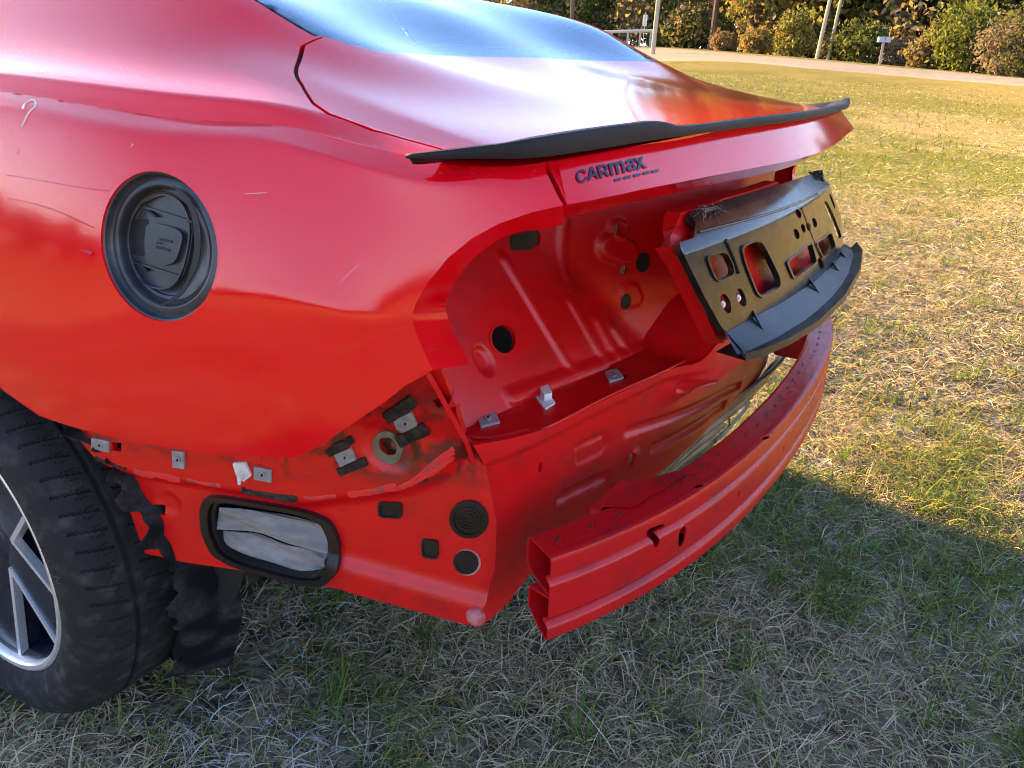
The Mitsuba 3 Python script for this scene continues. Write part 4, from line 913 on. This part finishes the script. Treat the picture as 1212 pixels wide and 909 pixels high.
# ---------------------------------------------------------------- ground, road
def afar(px, py, d):
    """The point at the horizontal distance d along the sight line through a pixel."""
    r = FWD + (px - PW / 2) / FPX * RGT - (py - PH / 2) / FPX * UPV
    return EYE + r * d / np.hypot(r[0], r[1])
NEAR_EDGE = [(640, 75, 44), (720, 74, 42), (800, 72.5, 40), (880, 74, 38), (960, 81.5, 36), (1040, 88, 35), (1120, 95, 34), (1205, 101.5, 33), (1300, 109, 32)]
FAR_EDGE = [(640, 56, 62), (720, 55.5, 58), (800, 57.5, 52), (880, 65, 44.5), (960, 71.5, 42), (1040, 78.5, 40.5), (1120, 85.5, 39.2), (1205, 93, 38), (1300, 100, 37)]
ctl = [afar(*p) for p in NEAR_EDGE + FAR_EDGE]
ctl += [afar(*p) for p in [(1205, 163, 15.5), (1100, 143, 17), (1000, 126, 19), (900, 110, 21), (760, 92, 24), (1205, 128, 24), (1050, 110, 26), (900, 92, 29), (1205, 215, 9.5), (1050, 172, 12)]]
beyond = [afar(x, y - 1, d + 22) for x, y, d in FAR_EDGE]; ctl += beyond
FH = unit([FWD[0], FWD[1], 0]); RH = unit([RGT[0], RGT[1], 0])
for x in np.arange(-6, 6.1, 2.4):
    for y in np.arange(-6, 4.1, 2.0): ctl.append(np.array([x, y, 0.0]))
for d, a, z in [(30, 60, .5), (60, 60, 1.6), (120, 60, 2.5), (25, 180, 0), (60, 180, 0), (120, 180, 0), (25, -90, 0), (60, -90, 0), (25, 90, .1), (60, 90, 0), (40, 135, 0), (40, -135, 0), (110, 0, 3.0), (110, 30, 2.0), (110, -30, 3), (200, 0, 5), (30, -50, .6), (60, -60, 1.4), (120, -120, 0), (120, 120, 0), (14, 60, 0), (14, 100, 0), (14, -50, .1)]:
    q = EYE + d * (FH * math.cos(math.radians(a)) + RH * math.sin(math.radians(a))); ctl.append(np.array([q[0], q[1], z]))
ctl = np.array(ctl)
# the sheet is first fitted along angle and log distance, so that near ground stays level
def gco(x, y):
    x, y = np.asarray(x) - EYE[0], np.asarray(y) - EYE[1]; r = np.hypot(x, y); k = np.log1p(r / 6.0) / np.maximum(r, 1e-9)
    return np.stack([x * k, y * k], -1)
HT = RBFInterpolator(gco(ctl[:, 0], ctl[:, 1]), ctl[:, 2], kernel='thin_plate_spline', smoothing=.0008)
def height(x, y):
    x, y = np.broadcast_arrays(np.asarray(x, float), np.asarray(y, float)); s = x.shape
    h = HT(gco(x, y).reshape(-1, 2)).reshape(s)
    r = np.hypot(x, y)
    flat = sstep(3.0, 6.5, r); h = h * flat
    q = np.stack([x, y, 0 * x], -1)
    return h + (.05 * (meshkit.fbm(q * .9, 3, 4) - .5) + .02 * (meshkit.fbm(q * 4.3, 2, 9) - .5)) * (.35 + .65 * sstep(1.5, 5, r)) * sstep(60, 20, r)
rr = np.r_[0, np.geomspace(.25, 420, 190)]; aa = np.linspace(0, 2 * np.pi, 361)[:-1]
gx = EYE[0] + rr[:, None] * np.cos(aa); gy = EYE[1] + rr[:, None] * np.sin(aa); gz = height(gx, gy)
n, m = gx.shape; i, j = np.meshgrid(np.arange(n - 1), np.arange(m), indexing='ij'); i, j = i.ravel(), j.ravel(); a, b = i * m + j, i * m + (j + 1) % m
gm = trimesh.Trimesh(np.stack([gx, gy, gz], -1).reshape(-1, 3), np.vstack([np.c_[a, a + m, b + m], np.c_[a, b + m, b]]), process=False)
def lawn(p, n, uv):
    r = dr.sqrt(dr.square(p.x - .8) + dr.square(p.y + .4))
    big = FB(p.x * .35, p.y * .35, 3.1, 4); fine = FB(p.x * 9, p.y * 9, 1.7, 4); mid = FB(p.x * 2.3, p.y * 2.3, 7.7, 4)
    straw = MIX([0.36, 0.27, 0.10], [0.52, 0.40, 0.17], fine); green = MIX([0.13, 0.155, 0.03], [0.26, 0.25, 0.06], fine)
    far = MIX(straw, green, SS(.44, .62, big * .5 + mid * .3 + .2 * fine))
    olive = MIX([0.22, 0.20, 0.055], [0.32, 0.27, 0.08], mid)
    far = MIX(far, olive, SS(13, 22, r) * .6)
    soil = MIX([0.09, 0.075, 0.052], [0.26, 0.22, 0.15], SS(.3, .7, FB(p.x * 22, p.y * 22, .3, 4)))
    return MIX(soil, far, SS(2.5, 9, r))
mat('lawn', {'type': 'bumpmap', 'arbitrary': proc(lambda p, n, uv: FB(p.x * 14, p.y * 14, .5, 4) + .5 * FB(p.x * 70, p.y * 70, .9, 2), 3e-3), 'scale': 0.05, 'bsdf': {'type': 'diffuse', 'reflectance': proc(lawn)}})
obj('ground', gm, 'lawn', smooth=True, kind='structure')
ne, fe = resample([afar(*p)[:2] for p in NEAR_EDGE], 160), resample([afar(*p)[:2] for p in FAR_EDGE], 160)
# the road goes on out of the frame on both sides
ext = lambda e: np.vstack([e[0] + (e[0] - e[8]) * np.linspace(14, .5, 40)[:, None], e, e[-1] + (e[-1] - e[-9]) * np.linspace(.5, 14, 40)[:, None]])
ne, fe = ext(ne), ext(fe)
rows = []
for t in np.linspace(-.06, 1.06, 15):
    q = ne * (1 - t) + fe * t; rows.append(np.c_[q, height(q[:, 0], q[:, 1]) + .03 + .05 * (1 - (2 * t - 1) ** 2) - (.25 if t < 0 or t > 1 else 0)])
V = np.concatenate(rows); k = len(rows[0]); f = [(a * k + b, a * k + b + 1, (a + 1) * k + b + 1) for a in range(14) for b in range(k - 1)] + [(a * k + b, (a + 1) * k + b + 1, (a + 1) * k + b) for a in range(14) for b in range(k - 1)]
def asphalt(p, n, uv): return MIX([0.24, 0.22, 0.185], [0.36, 0.33, 0.28], FB(p.x * .8, p.y * .8, 2.2, 4) * .6 + .4 * N3(p.x * 25, p.y * 25, 1))
mat('road_surface', {'type': 'diffuse', 'reflectance': proc(asphalt)})
obj('road', trimesh.Trimesh(V, f, process=False), 'road_surface', smooth=True, kind='structure')

# ---------------------------------------------------------------- grass
for nme, tr in (('grass_leaf', .35), ('straw_leaf', .25)):
    scene[nme] = {'type': 'principledthin', 'base_color': {'type': 'mesh_attribute', 'name': 'vertex_color'}, 'roughness': .6, 'spec_trans': 0.0, 'diff_trans': 2 * tr, 'eta': 1.3}
def blades(P, L, w, az, lift, curl, col, seg=4):
    """Bent ribbons: root P, length L, half-width w, heading az, first slope lift, bending by curl along the way."""
    n = len(P); d = np.c_[np.cos(az), np.sin(az), 0 * az]; side = np.c_[-np.sin(az), np.cos(az), 0 * az]
    tw = rng.uniform(-.9, .9, n); pts = []; q = P.copy(); ang = lift.copy(); yaw = np.zeros(n); wob = rng.normal(0, .35, n)
    for s in range(seg + 1):
        f = s / seg; hw = w * (1 - f) ** .6 * (.6 + .4 * min(1, 4 * f + .4)) if s < seg else 0 * w
        sd = side * np.cos(tw + f)[:, None] + np.c_[0 * az, 0 * az, np.sin(tw + f)]
        if s < seg: pts += [q - sd * hw[:, None], q + sd * hw[:, None]]
        else: pts += [q]
        dd = np.cos(ang)[:, None] * (d * np.cos(yaw)[:, None] + side * np.sin(yaw)[:, None]) + np.c_[0 * az, 0 * az, np.sin(ang)]
        q = q + dd * (L / seg)[:, None]; ang = ang - curl / seg; yaw = yaw + wob / seg * 2
    m = 2 * seg + 1; V = np.stack(pts, 1)
    gz = P[:, 2][:, None]; V[:, :, 2] = np.maximum(V[:, :, 2], gz - .004)
    f = []
    for s in range(seg - 1): a = 2 * s; f += [(a, a + 1, a + 3), (a, a + 3, a + 2)]
    f += [(2 * seg - 2, 2 * seg - 1, 2 * seg)]
    F = (np.arange(n)[:, None, None] * m + np.array(f)[None]).reshape(-1, 3)
    return V.reshape(-1, 3), F, np.repeat(col, m, 0)
def scatter(n, r0, r1, a0=-62, a1=62, p=2.0):
    """Random points on the lawn, thinning with distance from the camera's foot."""
    u = rng.random(n)
    r = (r0 ** (2 - p) + u * (r1 ** (2 - p) - r0 ** (2 - p))) ** (1 / (2 - p)) if p != 2 else r0 * (r1 / r0) ** u
    a = np.radians(rng.uniform(a0, a1, n)); d = FH * np.cos(a)[:, None] + RH * np.sin(a)[:, None]
    q = EYE[:2] + (d * r[:, None])[:, :2]
    return q, r
def patch(q, s, seed): return meshkit.fbm(np.c_[q * s, np.full(len(q), .5)], 4, seed)
sets = []
q1, r1 = scatter(190000, .35, 2.9, -100, 100, p=.35); q2, r2 = scatter(165000, 2.9, 30, -75, 75, p=1.75)
q, r = np.vstack([q1, q2]), np.r_[r1, r2]
g = patch(q, 1.5, 3) * .55 + patch(q, 5.5, 8) * .45
bare = patch(q, 2.1, 21)
keep = rng.random(len(q)) < np.clip(1.25 - 1.3 * sstep(.58, .75, bare), .25, 1)
under = ((q[:, 0] < .1) & (q[:, 0] > -3.6) & (np.abs(q[:, 1]) < .62)) | (((q[:, 0] - WCX) ** 2 < .012) & (np.abs(np.abs(q[:, 1]) - .81) < .11))
keep &= ~under
q, r, g, bare = q[keep], r[keep], g[keep], bare[keep]
z = height(q[:, 0], q[:, 1]); P = np.c_[q, z]
isg = rng.random(len(q)) < np.clip(.06 + .62 * sstep(.48, .68, g) + .12 * sstep(6, 14, r), .04, .7)
sc = np.clip((r / 2.2), 1, 9) ** .66
def tone(lo, hi, n): t = rng.beta(1.6, 1.6, n)[:, None]; return np.array(lo) * (1 - t) + np.array(hi) * t
i = ~isg; n_ = i.sum()
col = tone((.26, .205, .125), (.74, .62, .40), n_); pale = (bare[i] > .60) & (rng.random(n_) < .5); col[pale] = tone((.42, .41, .39), (.68, .67, .64), pale.sum()); rust = rng.random(n_) < .05;  col[rust] = tone((.20, .10, .05), (.34, .19, .09), rust.sum())
V, F, C = blades(P[i], rng.uniform(.022, .085, n_) * np.minimum(sc[i], 1.6), rng.uniform(.0007, .0016, n_) * sc[i] * 1.15, rng.uniform(0, 2 * np.pi, n_), rng.uniform(.0, .8, n_), rng.uniform(.2, 1.9, n_), col)
obj('dry_grass', trimesh.Trimesh(V, F, process=False), 'straw_leaf', smooth=False, color=C, kind='stuff', label='matted dry straw coloured grass covering the lawn')
i = isg; n_ = i.sum(); col = tone((.05, .095, .022), (.20, .27, .07), n_); yel = rng.random(n_) < .25; col[yel] = tone((.22, .22, .06), (.36, .32, .10), yel.sum())
V, F, C = blades(P[i], rng.uniform(.035, .10, n_) * np.minimum(sc[i], 1.5), rng.uniform(.0011, .0023, n_) * sc[i], rng.uniform(0, 2 * np.pi, n_), rng.uniform(.5, 1.35, n_), rng.uniform(.4, 1.7, n_), col)
ls, lr = scatter(5200, .5, 6.0, p=1.1)
oo = blades(np.c_[ls, height(ls[:, 0], ls[:, 1])], rng.uniform(.07, .17, len(ls)), rng.uniform(.0006, .0012, len(ls)), rng.uniform(0, 6.28, len(ls)), rng.uniform(.1, .9, len(ls)), rng.uniform(.3, 1.6, len(ls)), tone((.45, .38, .24), (.80, .70, .50), len(ls)), 4)
# tufts of longer green blades
tq, tr = scatter(260, .6, 7.5, p=1.2); tu = [oo]
tz = patch(tq, 1.5, 3); tq = tq[tz > .40]
tq = np.vstack([tq, [at(925, 690, Z=0)[:2], at(1000, 690, Z=0)[:2], at(880, 790, Z=0)[:2], at(1100, 860, Z=0)[:2], at(1190, 700, Z=0)[:2], at(980, 720, Z=0)[:2]]])
for t in tq:
    k = rng.integers(10, 26); a = rng.uniform(0, 2 * np.pi, k); off = rng.normal(0, .018, (k, 2)); pp = t + off
    tu.append(blades(np.c_[pp, height(pp[:, 0], pp[:, 1])], rng.uniform(.06, .15, k), rng.uniform(.0012, .0024, k), a, rng.uniform(.6, 1.35, k), rng.uniform(.3, 1.3, k), tone((.04, .09, .015), (.15, .24, .05), k), 4))
o = len(V)
for v_, f_, c_ in tu: F = np.vstack([F, f_ + o]); V = np.vstack([V, v_]); C = np.vstack([C, c_]); o += len(v_)
obj('green_grass', trimesh.Trimesh(V, F, process=False), 'grass_leaf', smooth=False, color=C, kind='stuff', label='short green grass blades and tufts growing through the dry lawn')
print('grass', len(q), isg.mean())

# ---------------------------------------------------------------- the wood across the road
def leafmass(c, rad, n, size, cols, seed, gap=.42, flat=0.0):
    """A crown of small leaf faces, thick in clumps and open between them."""
    r_ = np.random.default_rng(seed); d = unit(r_.normal(0, 1, (n * 3, 3))); rr = r_.random(n * 3) ** .45
    p = d * rr[:, None]; dens = meshkit.fbm(p * 2.3 + seed * 3.1, 3, seed); p = p[dens > gap][:n]
    out = 1 + .62 * (meshkit.fbm(unit(p) * 3.0 + seed, 4, seed + 5) - .5) * 2; p = p * out[:, None] * rad + c
    k = len(p); a = unit(r_.normal(0, 1, (k, 3)) + [0, 0, flat]); b = unit(np.cross(a, r_.normal(0, 1, (k, 3)))); e = np.cross(a, b); s = size * r_.uniform(.6, 1.4, k)[:, None]
    V = np.stack([p - b * s, p + e * s * .55, p + b * s, p - e * s * .55], 1).reshape(-1, 3); F = (np.arange(k)[:, None, None] * 4 + np.array([(0, 1, 2), (0, 2, 3)])[None]).reshape(-1, 3)
    t = r_.beta(1.4, 1.6, k)[:, None]; cl = np.asarray(cols, float); ci = cl[r_.integers(0, len(cl) // 2, k) * 2]; 
    j = r_.integers(0, len(cl) // 2, k) * 2; C = cl[j] * (1 - t) + cl[j + 1] * t
    return trimesh.Trimesh(V, F, process=False), np.repeat(C, 4, 0)
GREEN = [(.07, .09, .025), (.18, .20, .06)]; YGREEN = [(.20, .19, .05), (.36, .32, .10)]; BRIGHT = [(.10, .13, .03), (.23, .27, .07)]; BROWN = [(.15, .105, .06), (.30, .22, .13)]; GREY = [(.17, .15, .115), (.32, .28, .22)]; DARK = [(.065, .075, .03), (.15, .155, .065)]; ORANGE = [(.20, .13, .06), (.33, .23, .11)]
scene['leaves'] = {'type': 'principledthin', 'base_color': {'type': 'mesh_attribute', 'name': 'vertex_color'}, 'roughness': .6, 'spec_trans': 0.0, 'diff_trans': .8, 'eta': 1.3}
def bark(p, n, uv): return MIX([0.055, 0.045, 0.038], [0.16, 0.13, 0.105], FB(p.x * 9, p.y * 9, p.z * 2.5, 4))
mat('bark', {'type': 'diffuse', 'reflectance': proc(bark)})
mat('pale_bark', {'type': 'diffuse', 'reflectance': proc(lambda p, n, uv: MIX([0.26, 0.22, 0.17], [0.48, 0.43, 0.35], FB(p.x * 9, p.y * 9, p.z * 2, 4)))})
CACHE = {}
def put(name, make, key, parent, at_, s, rot, bsdf, color=False):
    """One more copy of a part: its mesh is written once."""
    if key not in CACHE:
        mk = make()
        CACHE[key] = mikit.ply(mk[0], bsdf, False, color=mk[1]) if color else mikit.ply(mk, bsdf, 30)
    k = key_for(name, parent)
    scene[k] = {**CACHE[key], 'to_world': T().translate([float(v) for v in at_]).rotate([0, 0, 1], float(rot)).scale(float(s) if np.isscalar(s) else [float(v) for v in s])}
    return k
def trunk_mesh(h, r, seed, limbs=5):
    r_ = np.random.default_rng(seed); zs = np.linspace(-.3, h, 12); bend = np.cumsum(r_.normal(0, .05, (12, 2)), 0) * (h / 12) * .35
    axis = np.c_[bend, zs]; ms = [tube(axis, np.linspace(r, r * .25, 12) * (1 + .35 * np.exp(-np.linspace(0, 8, 12))), 9)]
    for _ in range(limbs):
        t = r_.uniform(.35, .95); b = np.array([np.interp(t, np.linspace(0, 1, 12), axis[:, k]) for k in range(3)]); a = r_.uniform(0, 6.28); L = h * r_.uniform(.12, .28) * (1.2 - t)
        e = b + [math.cos(a) * L, math.sin(a) * L, L * r_.uniform(.2, .8)]; ms.append(tube([b, (b + e) / 2 + r_.normal(0, .06 * L, 3), e], [r * .28, r * .18, r * .05], 6))
    return cat(ms)
def spot(px, d, dz=0.0):
    r = FWD + (px - PW / 2) / FPX * RGT - (60 - PH / 2) / FPX * UPV; u = unit([r[0], r[1], 0]); x, y = EYE[0] + u[0] * d, EYE[1] + u[1] * d
    return np.array([x, y, float(height(x, y)) + dz])
KINDS = {'pine': ([GREEN, GREEN, YGREEN], 11, .20), 'oak': ([GREEN, YGREEN, BROWN], 8.5, .17), 'bare': ([BROWN, ORANGE, YGREEN], 8, .13), 'dark': ([DARK, GREEN, GREEN], 9, .19)}
KLABEL = {'pine': ('high crowned pine with a bare trunk within the wood behind the road', 'pines within the wood'), 'oak': ('bushy olive green tree within the wood behind the road', 'olive green trees of the wood'),
          'bare': ('thin brown leaved tree within the wood behind the road', 'brown leaved trees of the wood'), 'dark': ('dark green dense tree within the wood behind the road', 'dark green trees of the wood')}
def tree(px, d, kind, variant, s=1.0, label=None, group=None, pale=False):
    cols, h, r = KINDS[kind]; cols = [c for k in cols for c in k]
    k = thing('tree', label or KLABEL[kind][0], 'tree', group and KLABEL[kind][1]); p = spot(px, d); rot = (px * 37 + d * 11) % 360
    put('trunk', lambda: trunk_mesh(h, r, 31 + variant, 7), ('t', kind, variant, pale), k, p, s, rot, 'pale_bark' if pale else 'bark')
    if kind == 'pine': put('crown', lambda: leafmass((0, 0, h * .80), (2.3, 2.3, h * .30), 1500, .30, cols, 50 + variant, .46), ('c', kind, variant), k, p, s, rot, 'leaves', True)
    else: put('crown', lambda: leafmass((0, 0, h * .58), (3.0, 3.0, h * .48), 2600 if kind != 'bare' else 1100, .26, cols, 70 + variant, .44), ('c', kind, variant), k, p, s, rot, 'leaves', True)
def bush(px, d, w, h, cols, seed, label, n=2200, leaf=.10, group=None, stems=True):
    k = thing('bush', label, 'bush', group); p = spot(px, d); cl = [c for q in cols for c in q]
    m, C = leafmass((0, 0, h * .46), (w / 2, w / 2 * .8, h * .58), n, leaf, cl, seed, .40)
    kk = key_for('foliage', k); scene[kk] = mikit.ply(m, 'leaves', False, color=C); scene[kk]['to_world'] = T().translate(p.tolist())
    r_ = np.random.default_rng(seed); ms = []
    for _ in range(9):
        a = r_.uniform(0, 6.28); L = r_.uniform(.5, .95); e = np.array([math.cos(a) * w * .38 * L, math.sin(a) * w * .3 * L, h * r_.uniform(.5, .95)]); ms.append(tube([(math.cos(a) * .08, math.sin(a) * .08, -.1), e * [.5, .5, .55] + r_.normal(0, .05, 3), e], [.035, .022, .008], 5))
    kk = key_for('stems', k); scene[kk] = mikit.ply(cat(ms), 'bark', 30); scene[kk]['to_world'] = T().translate(p.tolist())
WG = 'trees of the wood behind the road'
r_ = np.random.default_rng(5)
n_tree = 0
for d0, dens, lo, hi in ((50, 17, 560, 1290), (58, 22, 520, 1320), (68, 24, 480, 1340), (80, 24, 450, 1360)):
    for i in range(dens):
        px = lo + (hi - lo) * (i + r_.uniform(.1, .9)) / dens; d = d0 + r_.uniform(-3, 4) + np.interp(px, [600, 800, 1000, 1250], [16, 10, 2, -3])
        if px > 1240 or px < 600: pass
        tree(px, d, ['oak', 'dark', 'pine', 'bare', 'oak', 'dark'][r_.integers(6)], int(r_.integers(3)), r_.uniform(.8, 1.25) * np.interp(px, [600, 780, 950], [.62, .7, 1]), group=WG); n_tree += 1
tree(842, 56, 'pine', 0, 1.1, 'dark straight pine trunk furthest left above the bend of the road'); tree(885, 53, 'pine', 1, 1.15, 'thick dark pine trunk left of the yellow green bush'); tree(909, 55, 'pine', 2, 1.0, 'slender dark pine trunk right behind the yellow green bush')
bush(937, 48, 2.1, 2.3, [YGREEN, YGREEN, GREEN], 201, 'yellow green bush left of the two pale leaning trunks')
bush(1018, 46, 2.8, 1.9, [GREEN, BRIGHT, DARK], 202, 'green shrub behind and left of the mailbox')
bush(1142, 43, 3.2, 2.9, [BRIGHT, BRIGHT, GREEN], 203, 'large bright green bush, the tallest near the right edge', 3400)
bush(1190, 40.5, 2.4, 2.3, [GREY, BROWN, GREY], 204, 'grey brown leafless brush at the right edge by the road', 2400, .07)
bush(1098, 44, 1.9, 1.5, [BROWN, GREY, YGREEN], 205, 'brown dead brush right of the mailbox')
bush(1068, 45.5, 1.8, 1.3, [GREY, BROWN], 206, 'low grey dead brush just behind the mailbox', 1600, .07)
bush(985, 47, 1.8, 1.1, [GREEN, BROWN, YGREEN], 207, 'low mixed brush under the two pale leaning trunks', 1500)
bush(893, 50, 2.0, 1.3, [ORANGE, BROWN, YGREEN], 208, 'low orange brown brush below the thick dark pine', 1500)
bush(855, 53, 1.7, 1.0, [ORANGE, BROWN], 209, 'small tan bush beside the road bend, furthest left', 1200)
bush(1232, 40, 3.4, 3.2, [DARK, GREEN], 210, 'dark green tall bush cut off by the right edge', 2600)
bush(720, 66, 3.4, 2.6, [GREEN, YGREEN, BROWN], 211, 'mixed green and brown thicket behind the grey rail', 2400, .13)
bush(800, 62, 3.6, 2.4, [YGREEN, BROWN, GREEN], 212, 'brownish thicket right of the leaning pole', 2400, .13)
bush(660, 68, 3.6, 3.0, [DARK, GREEN], 213, 'dark thicket above the rear window edge', 2200, .14)
uq, ur = [], []
for i in range(64):
    px = r_.uniform(560, 1300); d = r_.uniform(49, 60) + np.interp(px, [600, 800, 1000, 1250], [16, 8, 0, -5]); p = spot(px, d); h = r_.uniform(1.2, 4.4)
    m, C = leafmass((p[0], p[1], p[2] + h * .45), (1.7, 1.7, h * .6), 420, .17, [q for k in ([BROWN, GREY, YGREEN], [GREEN, YGREEN, BROWN], [GREEN, DARK, GREEN])[int(r_.integers(3))] for q in k], 600 + i, .38); uq.append(m); ur.append(C)
obj('undergrowth', cat(uq), 'leaves', smooth=False, color=np.concatenate(ur), kind='stuff', label='olive and brown undergrowth along the foot of the wood')
def pale_trunk(px0, d, top_dx, r, label, s):
    k = thing('tree', label, 'tree'); p = spot(px0, d); lean = RH * top_dx
    ax = [p + [0, 0, -.2], p + lean * .3 + [0, 0, 3], p + lean * 1.1 + [0, 0, 9.5]]; obj('trunk', tube(catmull(ax, 10), np.linspace(r, r * .5, 10), 10), 'pale_bark', k)
    m, C = leafmass((p + lean * 1.2 + [0, 0, 10.5]), (2.4, 2.4, 2.6), 1300, .3, [c for q in (GREEN, YGREEN) for c in q], s, .46); obj('crown', m, 'leaves', k, smooth=False, color=C)
pale_trunk(968, 46, .75, .105, 'pale leaning tree trunk left of its twin above the road', 301); pale_trunk(981, 46.5, .70, .09, 'greyer leaning tree trunk, right one of two above the road', 302)
# mailbox
MB = thing('mailbox', 'small grey mailbox on a wooden post at the far road edge', 'mailbox'); p = spot(1044, 41.2)
mat('mailbox_metal', {'type': 'diffuse', 'reflectance': rgb(.36, .40, .46)})
obj('post', box((.10, .10, 1.0), p + [0, 0, .45], bevel=.01), 'pale_bark', MB)
pf = Polygon([(-.10, 0), (.10, 0), (.10, .12)] + [(.10 * math.cos(a), .12 + .10 * math.sin(a)) for a in np.linspace(0, math.pi, 13)] + [(-.10, .12)])
mm = trimesh.creation.extrude_polygon(pf, .52, engine='earcut'); Rm = np.eye(4); Rm[:3, 0] = FH; Rm[:3, 1] = (0, 0, 1); Rm[:3, 2] = np.cross(FH, [0, 0, 1]); Rm[:3, 3] = p + [0, 0, .95] - np.cross(FH, [0, 0, 1]) * .26; mm.apply_transform(Rm)
obj('box', mm, 'mailbox_metal', MB)
obj('flag', box((.02, .02, .14), p + [0, 0, 1.1] - FH * .12), 'paint_beam', MB)
# pole, sign, rail by the bend
mat('galvanised', {'type': 'diffuse', 'reflectance': rgb(.36, .36, .36)}); mat('sign_back', {'type': 'diffuse', 'reflectance': rgb(.72, .74, .76)})
PL = thing('utility_pole', 'slim pale utility pole behind the sloping roof edge of the car', 'pole'); p = spot(772.5, 45); obj('shaft', tube([p + [0, 0, -.4], p + RH * .10 + [0, 0, 4], p + RH * .2 + [0, 0, 8.5]], [.12, .11, .085], 12), 'pale_bark', PL)
obj('crossarm', box((1.6, .10, .12), p + RH * .2 + [0, 0, 7.9], R=np.c_[RH, np.cross([0, 0, 1], RH), [0, 0, 1]]), 'bark', PL)
p = spot(675, 55); P2 = thing('utility_pole', 'dark pole rising behind the top of the rear window', 'pole'); obj('shaft', tube([p + [0, 0, -.4], p + [0, 0, 9]], [.14, .10], 12), 'bark', P2)
SG = thing('road_sign', 'small white road sign on a thin post left of the pale pole', 'sign'); p = spot(760.5, 56)
obj('post', tube([p + [0, 0, -.2], p + [0, 0, 2.0]], [.03, .03], 8), 'galvanised', SG)
obj('panel', box((.26, .02, .66), p + [0, 0, 1.55], R=np.c_[RH, np.cross([0, 0, 1], RH), [0, 0, 1]], bevel=.006), 'sign_back', SG)
GR = thing('guard_rail', 'grey horizontal rail on short posts beside the road bend', 'rail'); a, b = spot(700, 57), spot(771, 55)
obj('rail', tube([a + [0, 0, .95], (a + b) / 2 + [0, 0, .95], b + [0, 0, .95]], [.09, .09, .09], 8), 'galvanised', GR)
for t in (.05, .33, .60, .80, .97): q_ = a + (b - a) * t; obj('post', tube([q_ + [0, 0, -.3], q_ + [0, 0, 1.0]], [.07, .07], 8), 'galvanised', GR)
# tree lines on the other sides of the lawn, met only in reflections from here
ms, cs = [], []
for i, a in enumerate(np.r_[np.arange(-170, -40, 5.5), np.arange(40, 185, 5.5)]):
    d = r_.uniform(95, 130); c = EYE + d * (FH * math.cos(math.radians(a)) + RH * math.sin(math.radians(a))); h = r_.uniform(6, 10.5)
    if abs(math.degrees(math.atan2(c[1], c[0])) - 171) < 25: h *= .6
    m, C = leafmass((c[0], c[1], float(height(c[0], c[1])) + h * .45), (6.5, 6.5, h * .55), 900, .9, [q for k in (DARK, DARK, GREEN) for q in k], 400 + i, .38); ms.append(m); cs.append(C)
obj('distant_wood', cat(ms), 'leaves', smooth=False, color=np.concatenate(cs), kind='stuff', label='far belt of trees round the other sides of the lawn')
